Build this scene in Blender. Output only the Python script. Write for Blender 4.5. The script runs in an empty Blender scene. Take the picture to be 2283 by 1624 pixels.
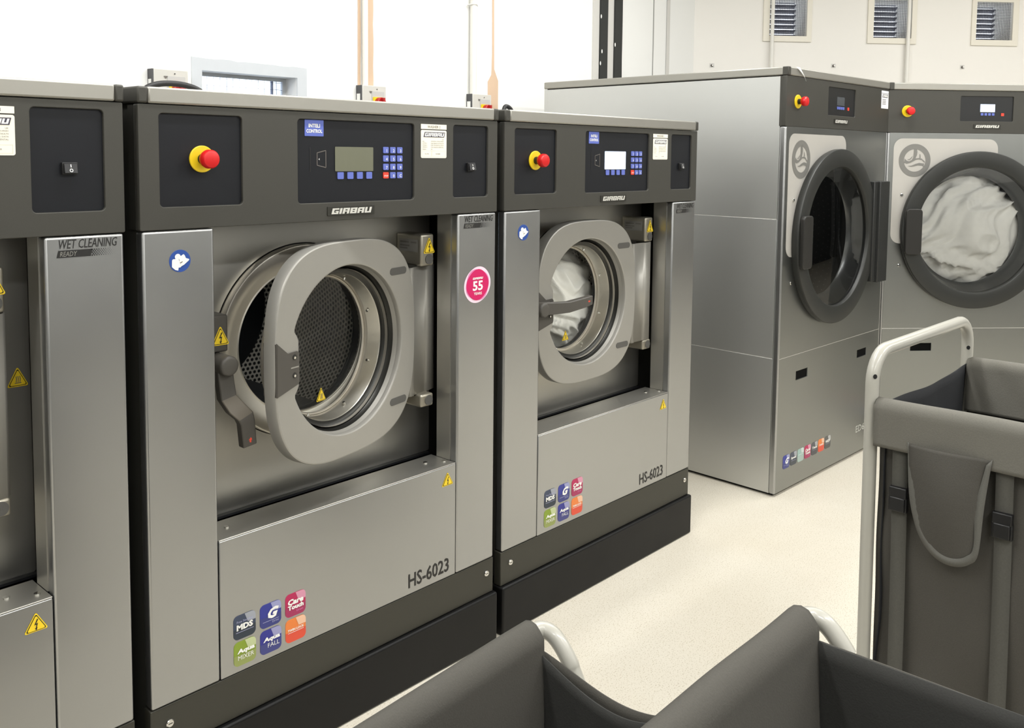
import bpy, math, random
from mathutils import Vector, Matrix, noise
PI = math.pi
random.seed(7)
S = bpy.context.scene
COL = S.collection

# ------------------------------------------------------------------ materials
def lin(c):
    return tuple((x/12.92 if x <= .04045 else ((x+.055)/1.055)**2.4) for x in (v/255 for v in c))
MATS = {}
def mat(name, rgb, metal=0., rough=.5, spec=.5, noise_scale=None, noise_amt=0., stretch=None, rough_amt=0., bump=0., emit=0., coat=0., linear=False):
    if name in MATS: return MATS[name]
    m = bpy.data.materials.new(name); m.use_nodes = True
    N = m.node_tree.nodes; L = m.node_tree.links
    b = N['Principled BSDF']
    col = tuple(rgb) if linear else lin(rgb)
    b.inputs['Base Color'].default_value = (*col, 1)
    b.inputs['Metallic'].default_value = metal
    b.inputs['Roughness'].default_value = rough
    b.inputs['Specular IOR Level'].default_value = spec
    if coat: b.inputs['Coat Weight'].default_value = coat
    if emit:
        b.inputs['Emission Color'].default_value = (*col, 1)
        b.inputs['Emission Strength'].default_value = emit
    if noise_scale:
        tc = N.new('ShaderNodeTexCoord'); mp = N.new('ShaderNodeMapping'); nz = N.new('ShaderNodeTexNoise')
        if stretch: mp.inputs['Scale'].default_value = stretch
        nz.inputs['Scale'].default_value = noise_scale; nz.inputs['Detail'].default_value = 3
        L.new(tc.outputs['Object'], mp.inputs['Vector']); L.new(mp.outputs[0], nz.inputs['Vector'])
        if noise_amt:
            mx = N.new('ShaderNodeMix'); mx.data_type = 'RGBA'
            mx.inputs['A'].default_value = (*[c*(1-noise_amt) for c in col], 1)
            mx.inputs['B'].default_value = (*[min(1, c*(1+noise_amt)) for c in col], 1)
            L.new(nz.outputs['Fac'], mx.inputs['Factor']); L.new(mx.outputs['Result'], b.inputs['Base Color'])
        if rough_amt:
            mr = N.new('ShaderNodeMapRange'); mr.inputs['To Min'].default_value = rough-rough_amt; mr.inputs['To Max'].default_value = rough+rough_amt
            L.new(nz.outputs['Fac'], mr.inputs['Value']); L.new(mr.outputs[0], b.inputs['Roughness'])
        if bump:
            bp = N.new('ShaderNodeBump'); bp.inputs['Strength'].default_value = bump; bp.inputs['Distance'].default_value = .002
            L.new(nz.outputs['Fac'], bp.inputs['Height']); L.new(bp.outputs[0], b.inputs['Normal'])
    MATS[name] = m
    return m

steel = mat('steel_panel', (172, 173, 173), .96, .34, noise_scale=3.5, noise_amt=.05, stretch=(1, 1, 1.3), rough_amt=.06)
steel_dark = mat('steel_recess', (182, 180, 173), .88, .38, noise_scale=4, noise_amt=.08, rough_amt=.07)
steel_dry = mat('dryer_steel', (150, 152, 150), .97, .32, noise_scale=3.0, noise_amt=.05, rough_amt=.05)
steel_side = mat('steel_side', (206, 207, 205), .88, .44, noise_scale=2, noise_amt=.04, rough_amt=.04)
band = mat('steel_band', (208, 205, 196), .97, .31, noise_scale=5, noise_amt=.03, rough_amt=.02)
band_soft = mat('steel_collar', (204, 199, 188), .80, .40, noise_scale=12, noise_amt=.05, rough_amt=.08)
cover = mat('lid_metal', (162, 160, 153), .75, .42)
door_m = mat('door_metal', (160, 158, 152), .45, .42, noise_scale=5, noise_amt=.02)
door_edge = mat('hinge_metal', (168, 163, 150), .8, .36)
fascia = mat('fascia_grey', (68, 67, 62), .35, .48, noise_scale=900, noise_amt=.22)
kick_m = mat('kick_grey', (60, 59, 52), .35, .50, noise_scale=900, noise_amt=.2)
inset = mat('inset_black', (10, 13, 20), .0, .5, spec=.35, noise_scale=800, noise_amt=.2)
black = mat('black_plastic', (20, 20, 21), .0, .45)
void_shade = mat('dark_void', (12, 12, 14), .0, .6)  # near-black for hollows and gaps, their shade put into the colour
plinth_m = mat('plinth_black', (12, 12, 12), .0, .48, spec=.25, noise_scale=7, noise_amt=.15, rough_amt=.08)
grip = mat('handle_grey', (76, 73, 68), .1, .5)
grip_hi = mat('handle_light', (104, 98, 88), .1, .45)
cap_grey = mat('cap_grey', (84, 83, 80), .1, .55)
yellow = mat('sign_yellow', (238, 205, 40), 0, .45)
estop_y = mat('stop_yellow', (232, 200, 30), 0, .4)
red = mat('stop_red', (205, 24, 26), 0, .35)
ink = mat('ink_black', (30, 29, 28), 0, .5)
ink2 = mat('ink_grey', (105, 100, 95), 0, .6)
white = mat('print_white', (238, 238, 234), 0, .5)
chrome_w = mat('badge_white', (214, 213, 206), .2, .35)
label_m = mat('label_cream', (242, 237, 222), 0, .55)
lcd_off = mat('lcd_off', (108, 109, 92), 0, .25)
lcd_dim = mat('lcd_dim', (72, 76, 80), 0, .25)
lcd_on = mat('lcd_on', (205, 220, 250), 0, .3, emit=1.0)
key_b = mat('key_blue', (98, 112, 190), 0, .4)
key_r = mat('key_red', (222, 66, 48), 0, .4)
inteli = mat('sticker_blue', (92, 108, 190), 0, .5)
navy = mat('mandatory_blue', (34, 72, 150), 0, .5)
pink1 = mat('pink_pale', (240, 214, 228), 0, .5)
pink2 = mat('pink_mid', (218, 128, 178), 0, .5)
pink3 = mat('pink_deep', (200, 8, 92), 0, .5)
rubber = mat('rubber_black', (26, 27, 30), 0, .5)
gasket = mat('dark_ring', (62, 62, 60), .9, .36)
chrome = mat('chrome', (215, 214, 210), 1., .15)
enamel = mat('enamel_white', (170, 168, 159), 0, .3, coat=.2)
dry_ring = mat('dryer_ring', (47, 48, 46), .3, .42)
dry_handle = mat('dryer_handle', (40, 39, 37), .2, .4)
dry_hinge = mat('dryer_hinge', (44, 45, 44), .25, .42)
decal = mat('decal_seam_glint', (182, 179, 173), .15, .45)
decal_g = mat('decal_grey', (126, 125, 121), .3, .45)
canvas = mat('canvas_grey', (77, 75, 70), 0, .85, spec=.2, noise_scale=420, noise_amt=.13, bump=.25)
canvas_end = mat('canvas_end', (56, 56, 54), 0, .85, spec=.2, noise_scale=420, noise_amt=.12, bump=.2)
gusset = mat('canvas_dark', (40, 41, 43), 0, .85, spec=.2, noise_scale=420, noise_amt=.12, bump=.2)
webbing = mat('webbing', (98, 97, 92), 0, .8, spec=.2, noise_scale=300, noise_amt=.25, stretch=(1, 1, 4))
strap_m = mat('strap_grey', (84, 83, 78), 0, .8, spec=.2, noise_scale=300, noise_amt=.15)
wall_w = mat('wall_white', (236, 236, 233), 0, .7, spec=.25, noise_scale=1.2, noise_amt=.015)
wall_c = mat('wall_cream', (233, 230, 224), 0, .7, spec=.25, noise_scale=1.6, noise_amt=.02)
wall_g = mat('wall_grey', (222, 222, 220), 0, .75, spec=.2)
ceil_m = mat('ceiling_white', (214, 213, 208), 0, .8)
peach = mat('bare_plaster', (205, 178, 152), 0, .8, noise_scale=15, noise_amt=.04)
paint_k = mat('black_paint', (38, 40, 39), 0, .5)
trimgrey = mat('flange_shade_grey', (205, 203, 198), 0, .6)
plaster_g = mat('plaster_grey', (196, 200, 204), 0, .8, noise_scale=14, noise_amt=.05)
iso_body = mat('isolator_body', (196, 194, 187), 0, .5)
iso_dark = mat('isolator_dark', (72, 72, 74), 0, .5)
knob_red = mat('knob_red', (170, 24, 26), 0, .4)
vent_frame = mat('vent_frame', (226, 221, 208), 0, .6)
vent_wire = mat('vent_wire', (60, 62, 72), .3, .5)
slat_m = mat('louvre_grey', (92, 94, 108), .2, .5)
film = mat('film_white', (222, 222, 220), 0, .3)
cloth = mat('laundry_white', (247, 245, 239), 0, .9, spec=.1, noise_scale=40, noise_amt=.05)

def floor_mat():
    m = bpy.data.materials.new('floor_vinyl'); m.use_nodes = True
    N = m.node_tree.nodes; L = m.node_tree.links; b = N['Principled BSDF']
    tc = N.new('ShaderNodeTexCoord')
    n1 = N.new('ShaderNodeTexNoise'); n1.inputs['Scale'].default_value = 260; n1.inputs['Detail'].default_value = 2
    r1 = N.new('ShaderNodeValToRGB'); e = r1.color_ramp.elements
    e[0].position = .33; e[0].color = (*lin((172, 162, 141)), 1); e[1].position = .42; e[1].color = (*lin((211, 205, 191)), 1)
    n2 = N.new('ShaderNodeTexNoise'); n2.inputs['Scale'].default_value = 2.2; n2.inputs['Detail'].default_value = 4
    mx = N.new('ShaderNodeMix'); mx.data_type = 'RGBA'; mx.blend_type = 'MULTIPLY'; mx.inputs['Factor'].default_value = .35
    r2 = N.new('ShaderNodeValToRGB'); f = r2.color_ramp.elements
    f[0].position = .3; f[0].color = (.84, .80, .74, 1); f[1].position = .65; f[1].color = (1, 1, 1, 1)
    for n in (n1, n2): L.new(tc.outputs['Object'], n.inputs['Vector'])
    L.new(n1.outputs['Fac'], r1.inputs['Fac']); L.new(n2.outputs['Fac'], r2.inputs['Fac'])
    L.new(r1.outputs[0], mx.inputs['A']); L.new(r2.outputs[0], mx.inputs['B']); L.new(mx.outputs['Result'], b.inputs['Base Color'])
    b.inputs['Roughness'].default_value = .38; b.inputs['Specular IOR Level'].default_value = .4
    return m
floor_m = floor_mat()

def perf_mat(name, base, hole, pitch, rad, metal=.9, rough=.32):
    m = bpy.data.materials.new(name); m.use_nodes = True
    N = m.node_tree.nodes; L = m.node_tree.links; b = N['Principled BSDF']
    uv = N.new('ShaderNodeUVMap'); uv.uv_map = 'UVMap'
    dist = []
    for off in (0, .5):
        mp = N.new('ShaderNodeMapping'); mp.inputs['Scale'].default_value = (1/pitch, .577/pitch, 1); mp.inputs['Location'].default_value = (off, off, 0)
        fr = N.new('ShaderNodeVectorMath'); fr.operation = 'FRACTION'
        sb = N.new('ShaderNodeVectorMath'); sb.operation = 'SUBTRACT'; sb.inputs[1].default_value = (.5, .5, 0)
        ml = N.new('ShaderNodeVectorMath'); ml.operation = 'MULTIPLY'; ml.inputs[1].default_value = (1, 1.733, 0)
        ln = N.new('ShaderNodeVectorMath'); ln.operation = 'LENGTH'
        L.new(uv.outputs[0], mp.inputs['Vector']); L.new(mp.outputs[0], fr.inputs[0]); L.new(fr.outputs[0], sb.inputs[0]); L.new(sb.outputs[0], ml.inputs[0]); L.new(ml.outputs[0], ln.inputs[0])
        dist.append(ln)
    mn = N.new('ShaderNodeMath'); mn.operation = 'MINIMUM'; L.new(dist[0].outputs['Value'], mn.inputs[0]); L.new(dist[1].outputs['Value'], mn.inputs[1])
    mr = N.new('ShaderNodeMapRange'); mr.inputs['From Min'].default_value = rad*.8; mr.inputs['From Max'].default_value = rad*1.1
    L.new(mn.outputs[0], mr.inputs['Value'])
    mx = N.new('ShaderNodeMix'); mx.data_type = 'RGBA'; mx.inputs['A'].default_value = (*lin(hole), 1); mx.inputs['B'].default_value = (*lin(base), 1)
    L.new(mr.outputs[0], mx.inputs['Factor']); L.new(mx.outputs['Result'], b.inputs['Base Color'])
    mm = N.new('ShaderNodeMath'); mm.operation = 'MULTIPLY'; mm.inputs[1].default_value = metal
    L.new(mr.outputs[0], mm.inputs[0]); L.new(mm.outputs[0], b.inputs['Metallic'])
    b.inputs['Roughness'].default_value = rough
    return m
drum_m = perf_mat('drum_perforated', (235, 232, 224), (20, 20, 22), .0150, .34, .25, .5)
dry_drum_m = perf_mat('dryer_drum', (112, 113, 113), (150, 150, 148), .030, .10, .5, .45)

def glass_mat(name, tint, f0):
    m = bpy.data.materials.new(name); m.use_nodes = True
    N = m.node_tree.nodes; L = m.node_tree.links
    N.remove(N['Principled BSDF']); out = N['Material Output']
    tr = N.new('ShaderNodeBsdfTransparent'); tr.inputs[0].default_value = (*tint, 1)
    gl = N.new('ShaderNodeBsdfGlossy'); gl.inputs['Roughness'].default_value = .02
    lw = N.new('ShaderNodeFresnel'); lw.inputs['IOR'].default_value = f0
    mx = N.new('ShaderNodeMixShader')
    L.new(lw.outputs[0], mx.inputs[0]); L.new(tr.outputs[0], mx.inputs[1]); L.new(gl.outputs[0], mx.inputs[2]); L.new(mx.outputs[0], out.inputs[0])
    return m
glass = glass_mat('door_glass', (.98, .99, .98), 1.33)
glass_d = glass_mat('dryer_glass', (.97, .98, .98), 1.55)
pane_m = glass_mat('window_glass', (.95, .97, 1.), 1.4)

# ------------------------------------------------------------------ mesh builder
class MB:
    def __init__(s): s.v = []; s.f = []; s.m = []; s.mats = []; s.uv = {}
    def mi(s, m):
        if m not in s.mats: s.mats.append(m)
        return s.mats.index(m)
    def add(s, vs, fs, m, uv=None):
        o = len(s.v); k = s.mi(m); s.v += [tuple(v) for v in vs]
        for i, f in enumerate(fs):
            if uv: s.uv[len(s.f)] = uv[i]
            s.f.append(tuple(o+j for j in f)); s.m.append(k)
        return s
    def box(s, x0, x1, y0, y1, z0, z1, m):
        v = [(x, y, z) for z in (z0, z1) for y in (y0, y1) for x in (x0, x1)]
        return s.add(v, [(0, 2, 3, 1), (4, 5, 7, 6), (0, 1, 5, 4), (2, 6, 7, 3), (0, 4, 6, 2), (1, 3, 7, 5)], m)
    def flat(s, v2, fs, m, y):
        return s.add([(x, y, z) for x, z in v2], fs, m)
    def poly(s, pts, m, y): return s.flat(pts, [tuple(range(len(pts)))], m, y)
    def rect(s, u0, u1, z0, z1, m, y, r=0.):
        return s.poly(rrect(u0, u1, z0, z1, r), m, y)
    def disc(s, u, z, r, m, y, n=40, rz=None):
        rz = rz or r
        return s.poly([(u+r*math.cos(2*PI*i/n), z+rz*math.sin(2*PI*i/n)) for i in range(n)], m, y)
    def plate(s, outlines, y, t, m, b=0.):
        """solid plate with holes: outlines in (u,z); front at y, thickness t towards +y"""
        cu = bpy.data.curves.new('tmp', 'CURVE'); cu.dimensions = '2D'; cu.fill_mode = 'BOTH'
        cu.extrude = max(t/2-b, 1e-5); cu.bevel_depth = b; cu.bevel_resolution = 1
        for pts in outlines:
            sp = cu.splines.new('POLY'); sp.points.add(len(pts)-1); sp.use_cyclic_u = True
            for i, (x, z) in enumerate(pts): sp.points[i].co = (x, z, 0, 1)
        ob = bpy.data.objects.new('tmp', cu); me = bpy.data.meshes.new_from_object(ob)
        vs = [(v.co.x, y+t/2-v.co.z, v.co.y) for v in me.vertices]
        s.add(vs, [tuple(p.vertices) for p in me.polygons], m)
        bpy.data.objects.remove(ob); bpy.data.curves.remove(cu); bpy.data.meshes.remove(me)
        return s
    def lathe(s, prof, c, m, n=72, a0=0, a1=2*PI, mats=None, uv=False):
        """profile [(r, y)] around the y axis through (u,z)=c; faces seen from inside the bore or from -y"""
        full = abs(a1-a0-2*PI) < 1e-6; k = n if full else n+1
        vs = []; fs = []; uvs = []; acc = [0]
        for i in range(1, len(prof)): acc.append(acc[-1]+math.hypot(prof[i][0]-prof[i-1][0], prof[i][1]-prof[i-1][1]))
        for r, y in prof:
            for i in range(k):
                a = a0+(a1-a0)*i/n; vs.append((c[0]+r*math.cos(a), y, c[1]+r*math.sin(a)))
        rm = max(r for r, _ in prof)
        for j in range(len(prof)-1):
            ff = []; uu = []
            for i in range(n):
                i2 = (i+1) % k if full else i+1
                ff.append((j*k+i, j*k+i2, (j+1)*k+i2, (j+1)*k+i))
                if uv:
                    q = []
                    for jj, ii in ((j, i), (j, i+1), (j+1, i+1), (j+1, i)):
                        a = a0+(a1-a0)*ii/n
                        if uv == 'disc': q.append((prof[jj][0]*math.cos(a), prof[jj][0]*math.sin(a)))
                        else: q.append((a*rm, acc[jj]))
                    uu.append(q)
            o = len(s.v) if j == 0 else o
            if j == 0: s.v += vs
            kk = s.mi(mats[j] if mats else m)
            for i, f in enumerate(ff):
                if uv: s.uv[len(s.f)] = uu[i]
                s.f.append(tuple(o+x for x in f)); s.m.append(kk)
        return s
    def cyl(s, c, r, y0, y1, m, n=32, bev=0.):
        """cylinder along y, front cap at y0"""
        pr = [(.0005, y0), (r-bev, y0)] + ([(r, y0+bev)] if bev else []) + [(r, y1)]
        return s.lathe(pr, c, m, n)
    def tube(s, path, r, m, n=14, caps=True, rz=None):
        P = [Vector(p) for p in path]; vs = []; fs = []
        T = [(P[min(i+1, len(P)-1)]-P[max(i-1, 0)]).normalized() for i in range(len(P))]
        up = Vector((0, 0, 1)) if abs(T[0].z) < .9 else Vector((1, 0, 0))
        nrm = (up-T[0]*up.dot(T[0])).normalized()
        for i, p in enumerate(P):
            if i: nrm = (nrm-T[i]*nrm.dot(T[i])).normalized()
            bi = T[i].cross(nrm); rr = r[i] if isinstance(r, (list, tuple)) else r
            for k in range(n):
                a = 2*PI*k/n; vs.append(p+nrm*(rr*math.cos(a))+bi*(rr*math.sin(a)))
        for i in range(len(P)-1):
            for k in range(n): fs.append((i*n+k, i*n+(k+1) % n, (i+1)*n+(k+1) % n, (i+1)*n+k))
        if caps: fs += [tuple(range(n-1, -1, -1)), tuple((len(P)-1)*n+k for k in range(n))]
        return s.add(vs, fs, m)
    def sheet(s, fn, nu, nv, m):
        vs = [fn(i/nu, j/nv) for j in range(nv+1) for i in range(nu+1)]
        return s.add(vs, [(j*(nu+1)+i, j*(nu+1)+i+1, (j+1)*(nu+1)+i+1, (j+1)*(nu+1)+i) for j in range(nv) for i in range(nu)], m)
    def text(s, body, u, z, h, m, y, w=None, bold=0., shear=0., align='C', keep=False):
        v2, fs, bb = glyphs(body, bold, shear)
        x0, x1, y0, y1 = bb
        if keep: sc = h; zc = .36   # h = font size
        else: sc = h/(y1-y0); zc = (y0+y1)/2
        sx = sc if w is None else w/(x1-x0)
        xc = {'C': (x0+x1)/2, 'L': x0, 'R': x1}[align]
        return s.flat([(u+(x-xc)*sx, z+(yy-zc)*sc) for x, yy in v2], fs, m, y)
    def logo(s, u0, u1, z0, z1, m, y, shear=.3):
        """the six squared slanted capitals of the maker's plate"""
        L_ = {'G': (1, [(0, 0, .34, 1), (0, .74, 1, 1), (0, 0, 1, .26), (.66, 0, 1, .54), (.48, .4, 1, .54)]),
              'I': (.36, [(0, 0, .36, 1)]),
              'R': (1, [(0, 0, .34, 1), (0, .74, 1, 1), (.66, .5, 1, 1), (0, .36, 1, .54), (.64, 0, .98, .5)]),
              'B': (1, [(0, 0, .34, 1), (0, .76, 1, 1), (0, 0, 1, .24), (0, .4, 1, .6), (.66, 0, 1, 1)]),
              'A': (1, [(0, 0, .34, .9), (.1, .74, 1, 1), (.66, 0, 1, 1), (0, .32, 1, .52)]),
              'U': (1, [(0, 0, .34, 1), (.66, 0, 1, 1), (0, 0, 1, .26)])}
        tot = 0; place = []
        for ch in 'GIRBAU':
            place.append((ch, tot)); tot += L_[ch][0]+.13
        tot -= .13; H = z1-z0; sh = shear*H; W_ = (u1-u0-sh)/tot
        for ch, x in place:
            for k_, (a, b, c, d) in enumerate(L_[ch][1]):
                q = [(a, b), (c, b), (c, d), (a, d)]
                s.poly([(u0+(x+px)*W_+sh*pz, z0+pz*H) for px, pz in q], m, y-.00006*k_)
        return s
    def build(s, name, parent=None, loc=(0, 0, 0), rotz=0, bevel=0., seg=2, angle=38, solid=0., subsurf=0):
        me = bpy.data.meshes.new(name); me.from_pydata(s.v, [], s.f)
        for m in s.mats: me.materials.append(m)
        me.polygons.foreach_set('material_index', s.m)
        if s.uv:
            ul = me.uv_layers.new(name='UVMap')
            for fi, q in s.uv.items():
                p = me.polygons[fi]
                for k, li in enumerate(p.loop_indices): ul.data[li].uv = q[k]
        me.polygons.foreach_set('use_smooth', [True]*len(me.polygons))
        me.update(); me.validate()
        me.set_sharp_from_angle(angle=math.radians(angle))
        o = bpy.data.objects.new(name, me); COL.objects.link(o)
        o.location = loc; o.rotation_euler = (0, 0, rotz)
        if parent: o.parent = parent
        if solid:
            md = o.modifiers.new('thickness', 'SOLIDIFY'); md.thickness = solid; md.offset = 0
        if bevel:
            md = o.modifiers.new('bevel', 'BEVEL'); md.width = bevel; md.segments = seg; md.limit_method = 'ANGLE'; md.angle_limit = math.radians(40)
            md.harden_normals = False
        return o

def rrect(u0, u1, z0, z1, r=0., n=6):
    if r <= 0: return [(u0, z0), (u1, z0), (u1, z1), (u0, z1)]
    p = []
    for cx, cz, a in ((u1-r, z0+r, -90), (u1-r, z1-r, 0), (u0+r, z1-r, 90), (u0+r, z0+r, 180)):
        for i in range(n+1):
            t = math.radians(a+90*i/n); p.append((cx+r*math.cos(t), cz+r*math.sin(t)))
    return p
def circ(u, z, r, n=72): return [(u+r*math.cos(2*PI*i/n), z+r*math.sin(2*PI*i/n)) for i in range(n)]
_G = {}
def glyphs(body, bold, shear):
    k = (body, bold, shear)
    if k in _G: return _G[k]
    cu = bpy.data.curves.new('t', 'FONT'); cu.body = body; cu.size = 1; cu.shear = shear; cu.offset = bold; cu.resolution_u = 2
    cu.dimensions = '2D'; cu.fill_mode = 'FRONT'
    ob = bpy.data.objects.new('t', cu); me = bpy.data.meshes.new_from_object(ob)
    v2 = [(v.co.x, v.co.y) for v in me.vertices]; fs = [tuple(p.vertices) for p in me.polygons]
    # keep the faces turned towards the reader
    out = []
    for f in fs:
        a = sum(v2[f[i]][0]*v2[f[(i+1) % len(f)]][1]-v2[f[(i+1) % len(f)]][0]*v2[f[i]][1] for i in range(len(f)))
        out.append(f if a > 0 else tuple(reversed(f)))
    bb = (min(x for x, _ in v2), max(x for x, _ in v2), min(y for _, y in v2), max(y for _, y in v2))
    bpy.data.objects.remove(ob); bpy.data.curves.remove(cu); bpy.data.meshes.remove(me)
    _G[k] = (v2, out, bb)
    return _G[k]
def arc(c, r, a0, a1, n, ax, ay):
    c = Vector(c); ax = Vector(ax); ay = Vector(ay)
    return [c+ax*(r*math.cos(a0+(a1-a0)*i/n))+ay*(r*math.sin(a0+(a1-a0)*i/n)) for i in range(n+1)]
def smooth_path(pts, n=8):
    P = [Vector(p) for p in pts]; out = []
    for i in range(len(P)-1):
        p0, p1, p2, p3 = P[max(i-1, 0)], P[i], P[i+1], P[min(i+2, len(P)-1)]
        for k in range(n):
            t = k/n
            out.append(.5*((2*p1)+(p2-p0)*t+(2*p0-5*p1+4*p2-p3)*t*t+(-p0+3*p1-3*p2+p3)*t**3))
    return out+[P[-1]]
def thing(name, label, cat, loc=(0, 0, 0), rotz=0, group=None):
    o = bpy.data.objects.new(name, None); COL.objects.link(o)
    o.location = loc; o.rotation_euler = (0, 0, rotz); o.empty_display_size = .1
    o['label'] = label; o['category'] = cat
    if group: o['group'] = group
    return o
def tag(o, label, cat, group=None):
    o['label'] = label; o['category'] = cat
    if group: o['group'] = group
    return o
def struct(o): o['kind'] = 'structure'; return o
def lab(o, l): o['label'] = l; return o

# ------------------------------------------------------------------ camera (measured from the photograph's vanishing lines)
CX, CY, CZ, YAW, PITCH, ROLL, FPX = -.811945, -1.736934, 1.386260, .743777, -.074793, .0097473, 2031.92
F_ = Vector((math.cos(YAW)*math.cos(PITCH), math.sin(YAW)*math.cos(PITCH), math.sin(PITCH)))
R_ = Vector((math.sin(YAW), -math.cos(YAW), 0)); U_ = R_.cross(F_)
R2 = R_*math.cos(ROLL)+U_*math.sin(ROLL); U2 = -R_*math.sin(ROLL)+U_*math.cos(ROLL)
cd = bpy.data.cameras.new('camera'); cam = bpy.data.objects.new('camera', cd); COL.objects.link(cam)
cam.matrix_world = Matrix(((R2.x, U2.x, -F_.x, CX), (R2.y, U2.y, -F_.y, CY), (R2.z, U2.z, -F_.z, CZ), (0, 0, 0, 1)))
cd.sensor_fit = 'HORIZONTAL'; cd.sensor_width = 36; cd.lens = FPX/2283*36; cd.shift_y = -(812-499.643)/2283; cd.clip_start = .02
S.camera = cam

# ------------------------------------------------------------------ common small parts
def bolt_sign(mb, u, z, h, y, hot=False, w=None):
    """yellow warning triangle with a black border and a lightning bolt or heat marks"""
    w = w or h*1.02
    def tri(k, m, yy):
        r = h*.10*k; pts = []
        cs = [(u-w/2*k, z-h/2*k-h*.17*(1-k)), (u+w/2*k, z-h/2*k-h*.17*(1-k)), (u, z+h/2*k-h*.17*(1-k))]
        for i in range(3):
            p = Vector(cs[i]); a = (Vector(cs[i-1])-p).normalized(); b = (Vector(cs[(i+1) % 3])-p).normalized()
            pts += [tuple(p+a*r), tuple(p+(a+b)*r*.35), tuple(p+b*r)]
        mb.poly(pts, m, yy)
    tri(1, yellow, y); tri(.86, ink, y-.0005); tri(.76, yellow, y-.0010)
    s = h*.5; zc = z-h*.12
    if hot:
        for k in (-1, 0, 1):
            mb.poly([(u+k*s*.17-s*.04, zc-s*.3), (u+k*s*.17+s*.04, zc-s*.3), (u+k*s*.17+s*.08, zc), (u+k*s*.17+s*.04, zc+s*.3), (u+k*s*.17-s*.04, zc+s*.3), (u+k*s*.17, zc)], ink2, y-.0015)
        mb.rect(u-s*.3, u+s*.3, zc-s*.42, zc-s*.34, ink2, y-.0015)
    else:
        P = [(.08, .55), (-.2, -.05), (.02, -.02), (-.06, -.38), (-.16, -.36), (.0, -.62), (.12, -.30), (.04, -.33), (.16, .12), (-.03, .08), (.2, .5)]
        mb.poly([(u+a*s, zc+b*s) for a, b in P], ink, y-.0015)
    return mb
def screw(parent, u, z, y, loc, r=.006, name='screw'):
    b = MB(); b.cyl((u, z), r, y-.004, y, chrome, 16, .0015)
    b.rect(u-r*.55, u+r*.55, z-r*.1, z+r*.1, ink, y-.0042)
    return b.build(name, parent, loc)
def emergency_stop(parent, u, z, y, loc):
    b = MB(); b.cyl((u, z), .0275, y-.004, y, estop_y, 40, .001); a = lab(b.build('emergency_stop', parent, loc), 'yellow backing disc')
    b = MB(); b.cyl((u, z), .011, y-.018, y-.004, black, 24); b.build('stem', a)
    b = MB(); b.lathe([(.0005, y-.043), (.012, y-.043), (.0168, y-.0415), (.0190, y-.038), (.0195, y-.029), (.0178, y-.023), (.0135, y-.018), (.010, y-.016)], (u, z), red, 36)
    lab(b.build('stop_button', a), 'red mushroom button')
    return a
BADGES = {'mds': ((56, 66, 88), (40, 50, 62)), 'drive': ((44, 52, 140), (52, 58, 122)), 'care': ((178, 32, 84), (160, 44, 88)),
          'mixer': ((128, 150, 44), (140, 150, 84)), 'fall': ((44, 46, 136), (58, 62, 124)), 'lock': ((226, 126, 58), (214, 76, 52)),
          'grey': ((78, 78, 84), (70, 70, 74)), 'pale': ((150, 178, 172), (160, 178, 172)), 'slate': ((66, 72, 88), (58, 64, 72)), 'dark': ((88, 88, 86), (76, 76, 74))}
def badge(parent, kind, u, z, s, loc, y=0., words=()):
    c1, c2 = BADGES[kind]
    m1 = mat('badge_'+kind, c1, 0, .4); m2 = mat('badge_low_'+kind, c2, 0, .4)
    m3 = mat('badge_hi_'+kind, tuple(int(c*.45+235*.55) for c in c1), 0, .4)
    b = MB(); h = s/2; r = s*.2
    b.plate([rrect(u-h, u+h, z-h, z+h, r)], y-.0008, .0008, m1)
    lo = [p for p in rrect(u-h, u+h, z-h, z+h, r) if p[1] < z-h*.1]
    lo = sorted([p for p in lo if p[0] < u], key=lambda p: -p[1])+sorted([p for p in lo if p[0] >= u], key=lambda p: p[1])
    b.poly([(u-h, z-h*.1)]+lo+[(u+h, z-h*.1)], m2, y-.0011)
    hi = [p for p in rrect(u-h, u+h, z-h, z+h, r) if p[0] > u+h*.15 and p[1] > z+h*.3]
    hi = sorted(hi, key=lambda p: p[1])
    b.poly([(u+h*.28, z+h*.25), (u+h, z+h*.25)]+hi+[(u+h*.0, z+h)], m3, y-.0012)
    for w in words:
        t, du, dz, hh, ww, bold, sh, mm = w
        if t == 'line': b.rect(u-ww*s/2, u+ww*s/2, z+dz*s-.0005, z+dz*s+.0005, mm, y-.0015)
        else: b.text(t, u+du*s, z+dz*s, hh*s, mm, y-.0016, ww*s, bold, sh)
    return b.build('feature_badge', parent, loc)
LILAC = mat('print_lilac', (170, 172, 205), 0, .5)
BW = {'mds': [('Free Standing', 0, .22, .12, .72, 0, 0, LILAC), ('MDS', 0, .0, .25, .74, .05, 0, white), ('line', 0, -.2, 0, .8, 0, 0, LILAC)],
      'drive': [('G', .12, .06, .46, .52, .05, .35, white), ('line', 0, -.24, 0, .75, 0, 0, LILAC), ('Drive', .22, -.32, .09, .3, 0, 0, LILAC)],
      'care': [('Care', 0, .14, .25, .78, .05, .1, white), ('Touch', 0, -.1, .2, .78, .05, .0, white), ('Drum', .2, -.3, .09, .32, 0, 0, pink2)],
      'mixer': [('Aqua', .04, .08, .24, .8, .05, .1, white), ('MIXER', .04, -.17, .18, .72, -.005, 0, white)],
      'fall': [('Aqua', .03, .08, .24, .8, .05, .1, white), ('FALL', .12, -.17, .18, .55, -.005, 0, white)],
      'lock': [('TWIN LOCK', 0, .03, .11, .8, .03, 0, white), ('line', 0, -.08, 0, .78, 0, 0, white)]}
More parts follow.
